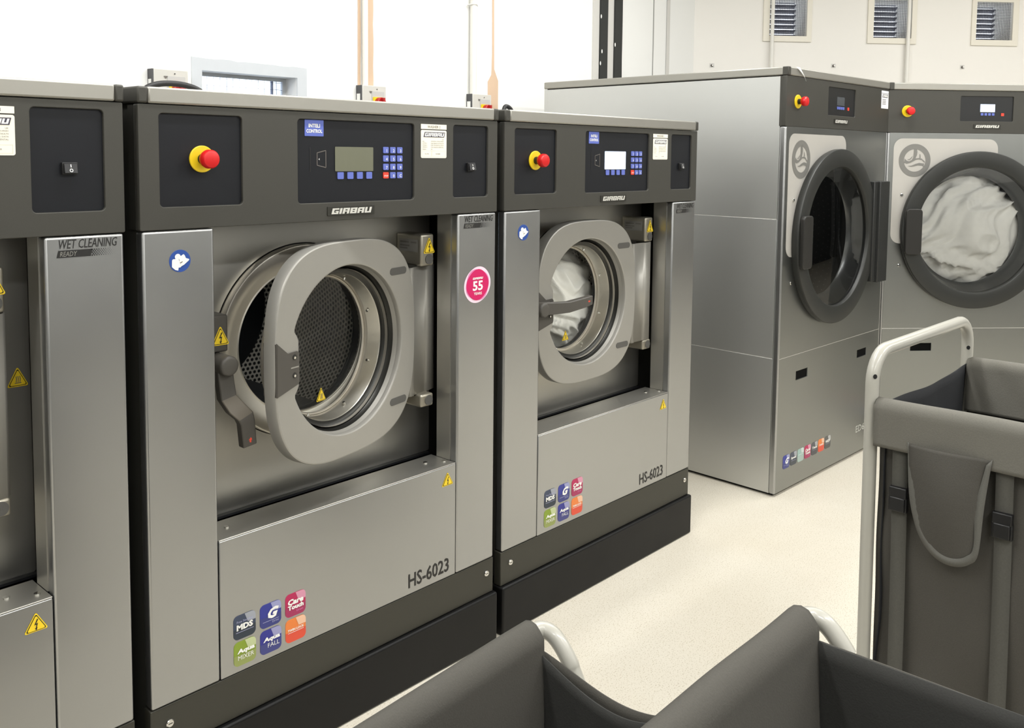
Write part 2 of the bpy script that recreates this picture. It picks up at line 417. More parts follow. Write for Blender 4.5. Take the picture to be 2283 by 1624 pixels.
def text_label(parent, u0, u1, zt, zb, y, loc, head, dark):
    """two stacked cream stickers: a thin name strip over a larger printed card"""
    w = u1-u0
    b = MB(); b.plate([rrect(u0, u1, zt-.0125, zt, .0005)], y-.0008, .0008, label_m)
    b.text(head, (u0+u1)/2, zt-.0063, .0066, ink2, y-.0012, w*.5); b.build('name_strip', parent, loc)
    b = MB(); z1 = zt-.0150; b.plate([rrect(u0, u1, zb, z1, .004)], y-.0008, .0008, label_m)
    H = z1-zb
    b.poly([(u0+w*.09, z1-H*.25), (u0+w*.90, z1-H*.25), (u0+w*.94, z1-H*.07), (u0+w*.14, z1-H*.07)], dark, y-.0012)
    b.logo(u0+w*.13, u0+w*.905, z1-H*.225, z1-H*.095, white, y-.0016)
    b.text('UK', u0+w*.85, z1-H*.33, H*.04, ink2, y-.0012)
    for i, (a, c) in enumerate((('Sales', 'GENERAL ENQUIRIES'), ('OPTION 1', 'FOR SERVICE & FAULTS'), ('OPTION 2', 'FOR TECHNICAL DATA'), ('OPTION 3', 'FOR SALES & RENTAL'), ('Website', 'UK'))):
        zz = z1-H*(.40+.07*i)
        b.text(a, u0+w*.05, zz, H*.036, ink2, y-.0012, align='L'); b.text(c, u0+w*.38, zz, H*.036, ink2, y-.0012, align='L', w=w*.5 if len(c) > 3 else None)
    for a, c in ((.05, .40), (.42, .95)):
        z0_, z1_ = zb+H*.05, zb+H*.26
        pts = [(u0+w*a, z0_), (u0+w*c, z0_), (u0+w*c, z1_), (u0+w*a, z1_)]
        for k in range(4):
            (xa, za), (xb, zb_) = pts[k], pts[(k+1) % 4]
            b.rect(min(xa, xb)-.00025, max(xa, xb)+.00025, min(za, zb_)-.00025, max(za, zb_)+.00025, mat('rule_grey', (200, 196, 186), 0, .6), y-.0011)
    b.text('TEL NO', u0+w*.22, zb+H*.15, H*.04, ink2, y-.0012); b.text('NUMBER', u0+w*.66, zb+H*.15, H*.04, ink2, y-.0012)
    return b.build('information_label', parent, loc)

# ------------------------------------------------------------------ washers
W, GAP = 1.016, .02427
ZT, ZC, ZP, ZK, ZB = 1.5142, 1.4819, 1.2330, .2452, .1455
UC, DZC, Y0 = .4762, .9167, .0646
HU, HY = .7018, .2598
def washer(x0, label, number, theta, lit, handle, hinge_shift=0., anniversary=False, crush=False):
    T = thing('washing_machine', label, 'washing machine', (x0, 0, ZB), 0, 'washing machines in a row')
    lo = (0, 0, -ZB)
    def P(b, name, **k): return b.build(name, T, lo, **k)
    hs = hinge_shift; uc = UC+hs
    # carcass: an open fronted dark shell
    b = MB(); b.box(.010, .028, .030, .95, ZK-.08, ZC, fascia); b.box(W-.028, W-.010, .030, .95, ZK-.08, ZC, fascia)
    b.box(.010, W-.010, .93, .95, ZK-.08, ZC, fascia); b.box(.028, W-.028, .03, .93, ZC-.02, ZC-.002, void_shade); b.box(.028, W-.028, .03, .93, ZB+.002, ZB+.02, void_shade)
    b.box(.028, W-.028, .022, .20, ZP+.004, ZP+.012, void_shade)
    P(b, 'body')
    # lid with steel front band and dark corner caps
    b = MB(); b.box(.022, W-.018, -.004, .95, ZC, ZT, cover); lid = P(b, 'lid', bevel=.004)
    for a, c in ((.0005, .0222), (W-.0182, W-.0005)):
        b = MB(); b.box(a, c, -.004, .95, ZC, ZT, fascia); b.build('corner_cap', lid, bevel=.004)
    # control fascia with three recessed dark panels
    holes = [(.0430, .2295, 1.2755, 1.4652), (.3650, .7125, 1.2725, 1.4654), (.8445, .9780, 1.2735, 1.4666)]
    b = MB(); b.plate([rrect(.004, W-.004, ZP, ZC-.003, .002)]+[rrect(*h, .010) for h in holes], 0., .020, fascia, .0016)
    b.box(.005, .03, .018, .05, ZP, ZC-.003, fascia); b.box(W-.03, W-.005, .018, .05, ZP, ZC-.003, fascia)
    fa = P(b, 'control_fascia')
    ins = []
    for h in holes:
        b = MB(); b.plate([rrect(h[0]-.002, h[1]+.002, h[2]-.002, h[3]+.002, .010)], .006, .010, inset); ins.append(b.build('inset_panel', fa))
    emergency_stop(T, .1371, 1.3733, .005, lo)
    yi = .0058
    b = MB(); b.rect(.4018, .4040, 1.345, 1.4015, black, yi-.0004)
    q = [(.4218, 1.3885), (.4461, 1.3942), (.4461, 1.3548), (.4218, 1.3602)]
    for i in range(4):
        (a, c), (e, g) = q[i], q[(i+1) % 4]; d = Vector((e-a, g-c)).normalized(); n = Vector((-d.y, d.x))*.0009
        b.poly([(a+n.x, c+n.y), (a-n.x, c-n.y), (e-n.x, g-n.y), (e+n.x, g+n.y)], ink2, yi-.0004)
    b.poly([(.426, 1.374), (.4285, 1.3765), (.4285, 1.3715)], white, yi-.0004)
    P(b, 'card_slot')
    b = MB(); b.plate([rrect(.4718, .5839, 1.3460, 1.4032, .002)], yi-.0012, .001, lcd_on if lit else lcd_off); lab(P(b, 'display_screen'), 'lit white display screen' if lit else 'blank olive display screen')
    b = MB()
    for a, c in ((.4781, .4955), (.5066, .5238), (.5348, .5516), (.5627, .5797)): b.plate([rrect(a, c, 1.3278, 1.3440, .0022)], yi-.002, .002, key_b)
    lab(P(b, 'function_keys'), 'row of four plain blue keys')
    b = MB()
    g = [['1', '2', '3'], ['4', '5', '6'], ['7', '8', '9'], ['STOP', '0', 'C']]
    for r in range(4):
        for c in range(3):
            u = .6230+c*.0220; z = 1.3970-r*.0205
            b.plate([rrect(u-.0083, u+.0083, z-.0076, z+.0076, .0022)], yi-.002, .002, key_r if (r, c) == (3, 0) else key_b)
            t = g[r][c]; b.text(t, u+(.002 if len(t) == 1 else 0), z-.0015, .0072 if len(t) == 1 else .004, white, yi-.0024, w=None if len(t) == 1 else .013, bold=.02)
    lab(P(b, 'keypad'), 'blue number keypad with a red stop key')
    b = MB(); b.plate([rrect(.3885, .4397, 1.4263, 1.4632, .001)], yi-.0010, .001, inteli)
    b.text('INTELI', .4141, 1.4500, .0085, white, yi-.0015, .031, .035); b.text('CONTROL', .4141, 1.4378, .0085, white, yi-.0015, .043, .035); P(b, 'mode_sticker')
    text_label(T, .7325, .8207, 1.4642, 1.3783, 0., lo, 'WASHER '+number, mat('label_dark', (62, 58, 74), 0, .5))
    # rocker switch
    b = MB(); b.box(.899, .9265, -.002, .012, 1.3440, 1.3660, black)
    sw = P(b, 'rocker_switch', bevel=.001)
    b = MB(); v = [(.9015, -.002, 1.346), (.924, -.002, 1.346), (.924, -.002, 1.364), (.9015, -.002, 1.364), (.9015, -.008, 1.347), (.924, -.008, 1.347), (.924, -.004, 1.3635), (.9015, -.004, 1.3635)]
    b.add(v, [(4, 5, 6, 7), (0, 1, 5, 4), (1, 2, 6, 5), (3, 0, 4, 7), (2, 3, 7, 6)], mat('rocker', (30, 30, 32), 0, .5))
    b.add([(u, -.0042-(1.3635-z)*.242-.0006, z) for u, z in ((.9120, 1.3570), (.9135, 1.3570), (.9135, 1.3625), (.9120, 1.3625))], [(0, 1, 2, 3)], white)
    for i in range(16):
        a, c = 2*PI*i/16, 2*PI*(i+1)/16
        b.add([(.9128+r*math.cos(t), -.0042-(1.3635-(1.3515+r*math.sin(t)))*.242-.0006, 1.3515+r*math.sin(t)) for r, t in ((.0020, a), (.0032, a), (.0032, c), (.0020, c))], [(0, 1, 2, 3)], white)
    b.build('rocker', sw)
    # maker's plate
    b = MB(); b.plate([rrect(.4455, .5822, 1.2434, 1.2640, .001)], -.002, .003, mat('plate_black', (48, 47, 42), .2, .4), .0004)
    b.logo(.455, .574, 1.2468, 1.2602, chrome_w, -.0026); P(b, 'maker_plate')
    # silver panels
    for a, c in ((.006, .1592), (.8642, W-.006)):
        b = MB(); b.box(a, c, 0, .028, ZK+.002, ZP-.003, steel); lab(P(b, 'side_panel', bevel=.005, seg=3), 'brushed steel upright panel')
    b = MB(); b.box(.1615, .8620, .001, .020, ZK+.002, .5545, steel); lp = P(b, 'lower_panel', bevel=.002)
    b = MB(); b.box(.1615, .8620, .0015, .100, .5545, .5575, steel_dark); b.box(.1615, .862, .097, .100, .50, .5545, steel_dark); led = P(b, 'ledge', bevel=.0012)
    for uu, yy in ((.21, .055), (.80, .055), (.845, .030)):
        b = MB(); v0 = len(b.v); b.cyl((0, 0), .006, -.003, 0, chrome, 12)
        b.v = [(uu+x, yy+z, .5575-y) for x, y, z in b.v]; b.build('screw', led)
    # recess cheeks and back plate
    for a, c in ((.1575, .1612), (.8623, .8655)):
        b = MB(); b.box(a, c, .026, .078, .558, ZP-.002, steel_dark); P(b, 'recess_cheek')
    b = MB(); cc = (.485+hs, .9265)
    b.plate([rrect(.115, .912+hs, .5440, ZP+.002, .004), circ(*cc, .2415, 96)], .165, .008, steel_dark, .001)
    plate = P(b, 'front_plate')
    b = MB(); b.lathe([(.262, .176), (.178, .186)], cc, void_shade, 72); P(b, 'gap_backing')  # dark sheet behind the collar gap, painted as its shade
    b = MB(); b.box(.120, .900, .150, .164, .5385, .5440, rubber); b.box(.12, .95, .101, .19, .505, .515, void_shade); lab(P(b, 'groove_strip'), 'black strip in the shaded groove under the plate')  # groove floor and strip coloured black for the shade between the parts
    b = MB(); b.lathe([(.2385, .165), (.2385, .145), (.2368, .1415), (.2335, .1405), (.2050, .151), (.1830, .158), (.1800, .1565), (.1785, .158), (.1780, .164)], cc, band_soft, 96)
    lab(P(b, 'collar_ring'), 'wide brushed steel ring')
    b = MB(); b.lathe([(.1780, .162), (.1790, .188), (.1830, .198)], cc, mat('throat_dark', (40, 41, 45), .3, .4), 80); lab(P(b, 'rubber_throat'), 'dark rubber throat')
    b = MB(); b.lathe([(.183, .198), (.330, .215), (.330, .700)], cc, drum_m, 96, uv=True); b.lathe([(.330, .700), (.235, .702)], cc, drum_m, 96, uv='disc'); b.lathe([(.235, .702), (.225, .694), (.02, .690), (.001, .690)], cc, mat('drum_back_dark', (44, 47, 52), .4, .45), 96)  # middle of the drum back is plain and darker
    dr = P(b, 'drum')
    for k in range(3):
        a = math.radians(-62+120*k); ca, sa = math.cos(a), math.sin(a); vs = []
        for y in (.23, .690):
            for r_, t in ((.330, -.075), (.262, -.03), (.255, 0), (.262, .03), (.330, .075)):
                vs.append((cc[0]+r_*ca-t*sa, y, cc[1]+r_*sa+t*ca))
        b = MB(); b.add(vs, [(i, i+1, i+6, i+5) for i in range(4)]+[(4, 3, 2, 1, 0), (5, 6, 7, 8, 9)], mat('lifter', (104, 106, 108), .6, .45)); b.build('lifter', dr)
    # kick panel
    b = MB(); b.box(.004, W-.004, .002, .03, ZB, ZK, kick_m); P(b, 'kick_panel', bevel=.002)
    screw(T, .0444, .2055, .002, lo, .0085); screw(T, .9843, .2060, .002, lo, .0085)
    # hinge boxes on the plate
    for z0, z1 in ((1.0905, 1.1760), (.708, .7430)):
        b = MB(); b.box(.792+hs, .838+hs, .0645, .166, z0, z1, door_edge)
        hb = P(b, 'hinge_box', bevel=.006, seg=3)
        zz = 1.1085 if z0 > 1 else .7255
        b = MB(); b.cyl((.8200+hs, zz), .0135, .0625, .066, cap_grey, 28); lab(b.build('cap', hb), 'round dark grey cap')
        if z0 > 1:
            bb = MB(); bolt_sign(bb, .8195+hs, 1.1465, .044, .0635, w=.042); bb.build('warning_sticker', hb)
            bb = MB(); pl = mat('rating_plate', (150, 148, 142), .4, .4)
            bb.add([(.7908+hs, y, z) for y, z in ((.152, 1.1610), (.076, 1.1610), (.076, 1.1280), (.152, 1.1280))], [(0, 1, 2, 3)], pl)
            for k, (y0_, y1_, z_) in enumerate(((.148, .112, 1.153), (.105, .082, 1.153), (.148, .110, 1.1435), (.148, .118, 1.1365))):
                bb.add([(.7904+hs, y, z) for y, z in ((y0_, z_+.0022), (y1_, z_+.0022), (y1_, z_-.0022), (y0_, z_-.0022))], [(0, 1, 2, 3)], ink2)
            bb.build('rating_plate', hb)
    # ---- door, turned about its hinge
    def D(b): b.v = [(x-HU-0, y-HY, z) for x, y, z in b.v]; return b
    n = 128; out = []
    for i in range(n):
        t = 2*PI*i/n; c, s_ = math.cos(t), math.sin(t); e = 2/3.1
        out.append((uc+math.copysign(abs(c)**e, c)*(.260 if c > 0 else .2480), DZC+.002+math.copysign(abs(s_)**e, s_)*.2585))
    hole = []
    for i in range(n):
        t = 2*PI*i/n; u, z = .2081*math.cos(t), .2081*math.sin(t)
        if u < 0 and abs(z) < .078:
            k = min(1, max(0, (.078-abs(z))/.026)); k = k*k*(3-2*k); u = u*(1-k)-.1805*k
        hole.append((uc+u, DZC+z))
    b = MB(); b.plate([out, hole], Y0, .036, door_m, .004)
    door = D(b).build('door', T, (HU, HY, -ZB), theta)
    dl = (0, 0, 0); c = (uc, DZC)
    b = MB(); b.lathe([(.2095, Y0+.003), (.2081, Y0+.002), (.2006, Y0+.025)], c, door_m, 96); lab(D(b).build('window_bezel', door), 'pale bevelled rim')
    b = MB(); b.lathe([(.2006, Y0+.025), (.1985, Y0+.034), (.193, Y0+.044), (.186, Y0+.0495), (.180, Y0+.0503)], c, gasket, 96); lab(D(b).build('seal_ring', door), 'dark rounded ring')
    b = MB(); b.lathe([(.180, Y0+.0503), (.1785, Y0+.053), (.1735, Y0+.098), (.1725, Y0+.100)], c, band, 96)
    bd = lab(D(b).build('bowl_band', door), 'shiny brushed steel band')
    for k in range(8):
        a = math.radians(22+45*k); q = (c[0]+.1745*math.cos(a), Y0+.076, c[1]+.1745*math.sin(a)); i_ = Vector((-math.cos(a), 0, -math.sin(a)))
        b = MB(); b.tube([q, Vector(q)+i_*.006], .0035, chrome, 10); D(b).build('bolt', bd)
    b = MB(); b.lathe([(.1725, Y0+.100), (.1715, Y0+.0965), (.1690, Y0+.0965), (.1665, Y0+.1015)], c, band_soft, 96); D(b).build('glass_rim', door)
    b = MB(); b.lathe([(.1690, Y0+.100), (.120, Y0+.106), (.06, Y0+.109), (.001, Y0+.110)], c, glass, 64); gl = D(b).build('door_glass', door)
    b = MB(); bolt_sign(b, uc+.0065, DZC-.126, .035, Y0+.1000, True); D(b).build('warning_sticker', gl)
    b = MB(); b.lathe([(.192, Y0+.036), (.192, Y0+.060), (.2120, Y0+.064), (.2140, Y0+.067), (.2140, Y0+.083), (.211, Y0+.086), (.175, Y0+.086), (.1725, Y0+.100)], c, band_soft, 96); lab(D(b).build('bowl_rim', door), 'steel rim on the back of the door')
    # latch plate on the left edge
    b = MB(); b.plate([[(uc-.2475, DZC-.0635), (uc-.182, DZC-.046), (uc-.180, DZC-.040), (uc-.180, DZC+.024), (uc-.186, DZC+.029), (uc-.2150, DZC+.028), (uc-.2475, DZC+.0545)]], Y0-.003, .0045, grip, .0006)
    b.box(uc-.2505, uc-.246, Y0-.002, Y0+.036, DZC-.0635, DZC+.0545, grip)
    b.rect(uc-.207, uc-.182, DZC-.0075, DZC-.0045, door_m, Y0-.0038)
    la = lab(D(b).build('latch_plate', door), 'dark grey latch plate')
    for dz in (.017, -.024): 
        b = MB(); b.cyl((uc-.1945, DZC+dz), .0062, Y0-.0045, Y0-.002, mat('socket', (60, 60, 58), .6, .3), 16); b.cyl((uc-.1955, DZC+dz-.001), .003, Y0-.0055, Y0-.003, chrome, 12); D(b).build('screw', la)
    for dz, tilt in ((.170, -.004), (-.170, .0)):
        b = MB(); pts = rrect(uc+.156, uc+.2240, DZC+dz-.0095, DZC+dz+.0095, .0094, 8); b.plate([pts], Y0-.0012, .002, cap_grey); D(b).build('oval_cap', door)
    # hinge cover: folded sheet joining the ring to the hinge boxes
    pr = [(.225, Y0+.006), (.2455, Y0+.004), (.2475, Y0+.001), (.2590, Y0+.001), (.2620, Y0+.005), (.3120, Y0+.005), (.3160, Y0+.001), (.3280, Y0+.001), (.3340, Y0+.002), (.3570, Y0+.005), (.3650, Y0+.016), (.3650, Y0+.070)]
    b = MB(); z0, z1 = .7425, 1.0880
    pz = [(u, y) for u, y in pr]
    vs = [(uc+u, y, z) for z in (z0, z1) for u, y in pz]; k = len(pz)
    b.add(vs, [(i, i+1, k+i+1, k+i) for i in range(k-1)], door_m)
    D(b).build('hinge_cover', door, solid=.002)
    # ---- latch housing and handle
    b = MB(); b.box(.120, .2335, .078, .166, .947, 1.030, grip); lh = P(b, 'latch_housing', bevel=.004)
    b = MB(); bolt_sign(b, .2145, .9850, .044, .0772, w=.044); lab(b.build('warning_sticker', lh), 'yellow lightning sticker')
    b = MB(); piv = Vector((.216, .050, .9215))
    if handle == 'down':
        b.cyl((.2105, .9235), .0225, .030, .165, grip, 36, .004)
        path = [(.2105, .062, .918), (.213, .060, .885), (.2165, .058, .850), (.2300, .048, .826), (.2470, .040, .806), (.2520, .040, .790), (.2590, .044, .735)]
        hw = [.0185, .0185, .019, .020, .0195, .0178, .0170]; dirs = [(1, 0), (1, .1), (.97, .2), (.88, .45), (.9, .35), (.985, .13), (.985, .13)]
    else:
        path = [(.2105, .050, .9235), (.235, .046, .9235), (.300, .040, .9195), (.330, .032, .9195), (.395, .020, .9285), (.428, .020, .9330)]
        hw = [.0200, .0195, .0180, .0172, .0160, .0145]; dirs = [(0, 1)]*6
        b.cyl((.2105, .9235), .0225, .020, .165, grip, 36, .004)
    vs = []; th = .011
    for p, h_, dv in zip(path, hw, dirs):
        w_ = Vector((dv[0], 0, dv[1])).normalized()*h_
        for sx, sy in ((-1, -1), (1, -1), (1, 1), (-1, 1)):
            vs.append(Vector(p)+w_*sx+Vector((0, th*sy, 0)))
    m_ = len(path); fs = []
    for i in range(m_-1):
        for k in range(4): fs.append((i*4+k, i*4+(k+1) % 4, (i+1)*4+(k+1) % 4, (i+1)*4+k))
    fs += [(3, 2, 1, 0), tuple(4*(m_-1)+k for k in range(4))]
    if handle != 'down': fs = [tuple(reversed(f)) for f in fs]
    b.add(vs, fs, grip)
    if handle == 'down':
        k = b.mi(grip_hi)
        base = len(b.f)-len(fs)
        for i in (2, 3): b.m[base+i*4] = k
        b.poly([(.2595, .7560), (.2535, .7500), (.2565, .7500), (.2560, .7455), (.2600, .7440), (.2602, .7500), (.2628, .7500)], mat('arrow_red', (214, 70, 50), 0, .5), .0315)
    else:
        b.poly([(.4080, .9350), (.4025, .9310), (.4080, .9270), (.4090, .9295), (.4140, .9300), (.4140, .9325), (.4090, .9325)], mat('arrow_red', (214, 70, 50), 0, .5), .0085)
    P(b, 'door_handle', bevel=.0035, angle=50)
    # ---- stickers and lettering
    b = MB(); u, z, r = .0833, 1.1672, .0228
    b.plate([circ(u, z, r, 48)], -.0008, .0008, navy); b.disc(u-.0048, z+.0086, .0062, white, -.0012, 28)
    Q = lambda px, py: (u+(px-1155)/330*r, z-(py-605)/330*r)
    b.poly([Q(*q) for q in ((905, 575), (935, 540), (1090, 540), (1150, 620), (1290, 560), (1230, 700), (1280, 700), (1150, 800), (1105, 795), (1090, 885), (1000, 860), (900, 770))], white, -.0014)
    b.poly([Q(*q) for q in ((1110, 500), (1260, 410), (1300, 450), (1330, 530), (1440, 570), (1420, 610), (1280, 720), (1180, 770))], white, -.0017)
    b.poly([Q(*q) for q in ((1145, 655), (1220, 618), (1235, 635), (1160, 680))], ink2, -.0020)
    P(b, 'instruction_sticker')
    def wet(u0, u1, z0, z1):
        b = MB(); w, h = u1-u0, z1-z0
        b.text('WET CLEANING', u0+w*.52, z0+h*.73, h*.5, ink, -.0006, w*.96, .006, .22)
        b.poly([(u0, z0), (u0+w*.55, z0), (u0+w*.58, z0+h*.40), (u0+w*.03, z0+h*.40)], ink, -.0006)
        b.text('READY', u0+w*.19, z0+h*.2, h*.27, mat('ready_grey', (120, 119, 114), 0, .5), -.0010, w*.28, .01, .22)
        for i in range(22):
            for j in range(5):
                if (i+j) % 2: continue
                s_ = (1-i/23)*h*.052; uu = u0+w*(.575+.019*i); zz = z0+h*(.04+.08*j)
                b.poly([(uu-s_, zz), (uu, zz-s_), (uu+s_, zz), (uu, zz+s_)], ink, -.0006)
        lab(P(b, 'wet_cleaning_sticker'), 'black sticker reading WET CLEANING READY')
    wet(.8850, .9970, 1.1905, 1.2245)
    b = MB(); bolt_sign(b, .8312, .5205, .037, .0004, w=.043); P(b, 'warning_sticker')
    b = MB(); b.text('HS-6023', .7657, .2828, .0385, ink, .0004, .1435, .016); lab(P(b, 'model_lettering'), 'black lettering HS-6023')
    for kind, uu, zz in (('mds', .2195, .3487), ('drive', .2851, .3490), ('care', .3510, .3500), ('mixer', .2195, .2885), ('fall', .2851, .2885), ('lock', .3510, .2895)):
        lab(badge(T, kind, uu, zz, .0545, lo, .001, BW[kind]), {'mds': 'dark slate badge', 'drive': 'blue badge with a G', 'care': 'crimson badge', 'mixer': 'olive green badge', 'fall': 'indigo badge', 'lock': 'orange badge'}[kind])
    if anniversary:
        b = MB(); u, z = .9388, 1.0348
        def egg(a, c, rot, m, y, sq=2.):
            pts = []
            for i in range(64):
                t = 2*PI*i/64; ca, sa = math.cos(t), math.sin(t); x = math.copysign(abs(ca)**(2/sq), ca)*a; zz = math.copysign(abs(sa)**(2/sq), sa)*c
                pts.append((u+x*math.cos(rot)-zz*math.sin(rot), z+x*math.sin(rot)+zz*math.cos(rot)))
            b.poly(pts, m, y)
        egg(.0515, .0475, .6, pink1, -.0005, 2.1); egg(.043, .041, -.3, pink2, -.0009, 2.6); egg(.0415, .0400, .78, pink3, -.0013, 2.3)
        b.logo(u-.0195, u+.0205, z+.0150, z+.0205, white, -.0017)
        b.text('55', u+.0005, z-.0028, .0265, white, -.0017, .039, .03); b.text('YEARS', u+.0005, z-.0240, .0075, white, -.0017, .031, .02)
        lab(P(b, 'anniversary_sticker'), 'round pink sticker reading 55 YEARS')
    if crush:
        b = MB(); bolt_sign(b, .868, .945, .040, .1640, True); lab(P(b, 'crush_sticker'), 'yellow triangle sticker')
    # black hose arching behind the lid
    b = MB(); b.tube(smooth_path([(.395 if x0 == 0 else .925, .88, 1.50), (.445 if x0 == 0 else .935, .88, 1.575), (.535 if x0 == 0 else .953, .88, 1.592), (.62 if x0 == 0 else .985, .88, 1.570), (.665 if x0 == 0 else 1.0, .88, 1.50)]), .009, black, 10)
    if x0 >= 0: P(b, 'hose')
    return T

X3 = W+GAP; X1 = -(W+GAP)
washer(X1, 'grey steel washing machine cut off by the left edge of the photo', '3', 0., False, 'right', hinge_shift=-.021, crush=True)
washer(0., 'grey steel washing machine with round door ajar and pink 55 YEARS sticker', '2', .2233, False, 'down', anniversary=True)
washer(X3, 'grey steel washing machine with lit white screen and white laundry inside', '1', 0., True, 'right')
for x, l in ((X1, 'black plinth under the washing machine cut off by the left edge'), (0, 'black plinth under the washing machine with the open door'), (X3, 'black plinth standing free on the pale floor under the machine with lit screen')):
    b = MB(); b.box(.002, W+.004, -.010, .94, 0, ZB-.0015, plinth_m)
    o = b.build('plinth', None, (x, 0, 0), bevel=.006, seg=3); tag(o, l, 'plinth', 'plinths under the washing machines')

# laundry
def laundry(name, c, rad, label, seed, loc=(0, 0, 0), rotz=0., diag=(.5, .86)):
    b = MB(); nu, nv = 150, 90; vs = []
    off = Vector((seed*3.1, seed*1.7, seed))
    for j in range(nv+1):
        ph = PI*j/nv
        for i in range(nu):
            a = 2*PI*i/nu
            d = Vector((math.sin(ph)*math.cos(a), math.cos(ph), math.sin(ph)*math.sin(a)))
            p1 = d.x*diag[0]+d.z*diag[1]; p2 = -d.x*diag[1]+d.z*diag[0]
            w1 = noise.noise(Vector((p1*1.3, p2*1.3, d.y*1.3))+off)
            q = Vector((p1*1.2+w1*.6, p2*4.2+w1*1.6, d.y*1.6))+off
            f1 = 1-abs(noise.noise(q))*2; f2 = 1-abs(noise.noise(q*2.3+Vector((5, 2, 1))))*2; f3 = noise.noise(d*2.2+off)
            k = 1+.08*f3+.14*f1*abs(f1)+.07*f2-.08
            vs.append((c[0]+d.x*rad[0]*k, c[1]-d.y*rad[1]*k, c[2]+d.z*rad[2]*k))
    fs = [(j*nu+i, j*nu+(i+1) % nu, (j+1)*nu+(i+1) % nu, (j+1)*nu+i) for j in range(nv) for i in range(nu)]
    b.add(vs, fs, cloth)
    o = b.build(name, None, loc, rotz, angle=180); return tag(o, label, 'laundry', 'white laundry in the drums')
laundry('laundry_load', (UC+.072, .372, .882), (.246, .168, .238), 'white laundry tumbling behind the door of the washing machine with lit screen', 2, (X3, 0, 0), diag=(.62, -.78))

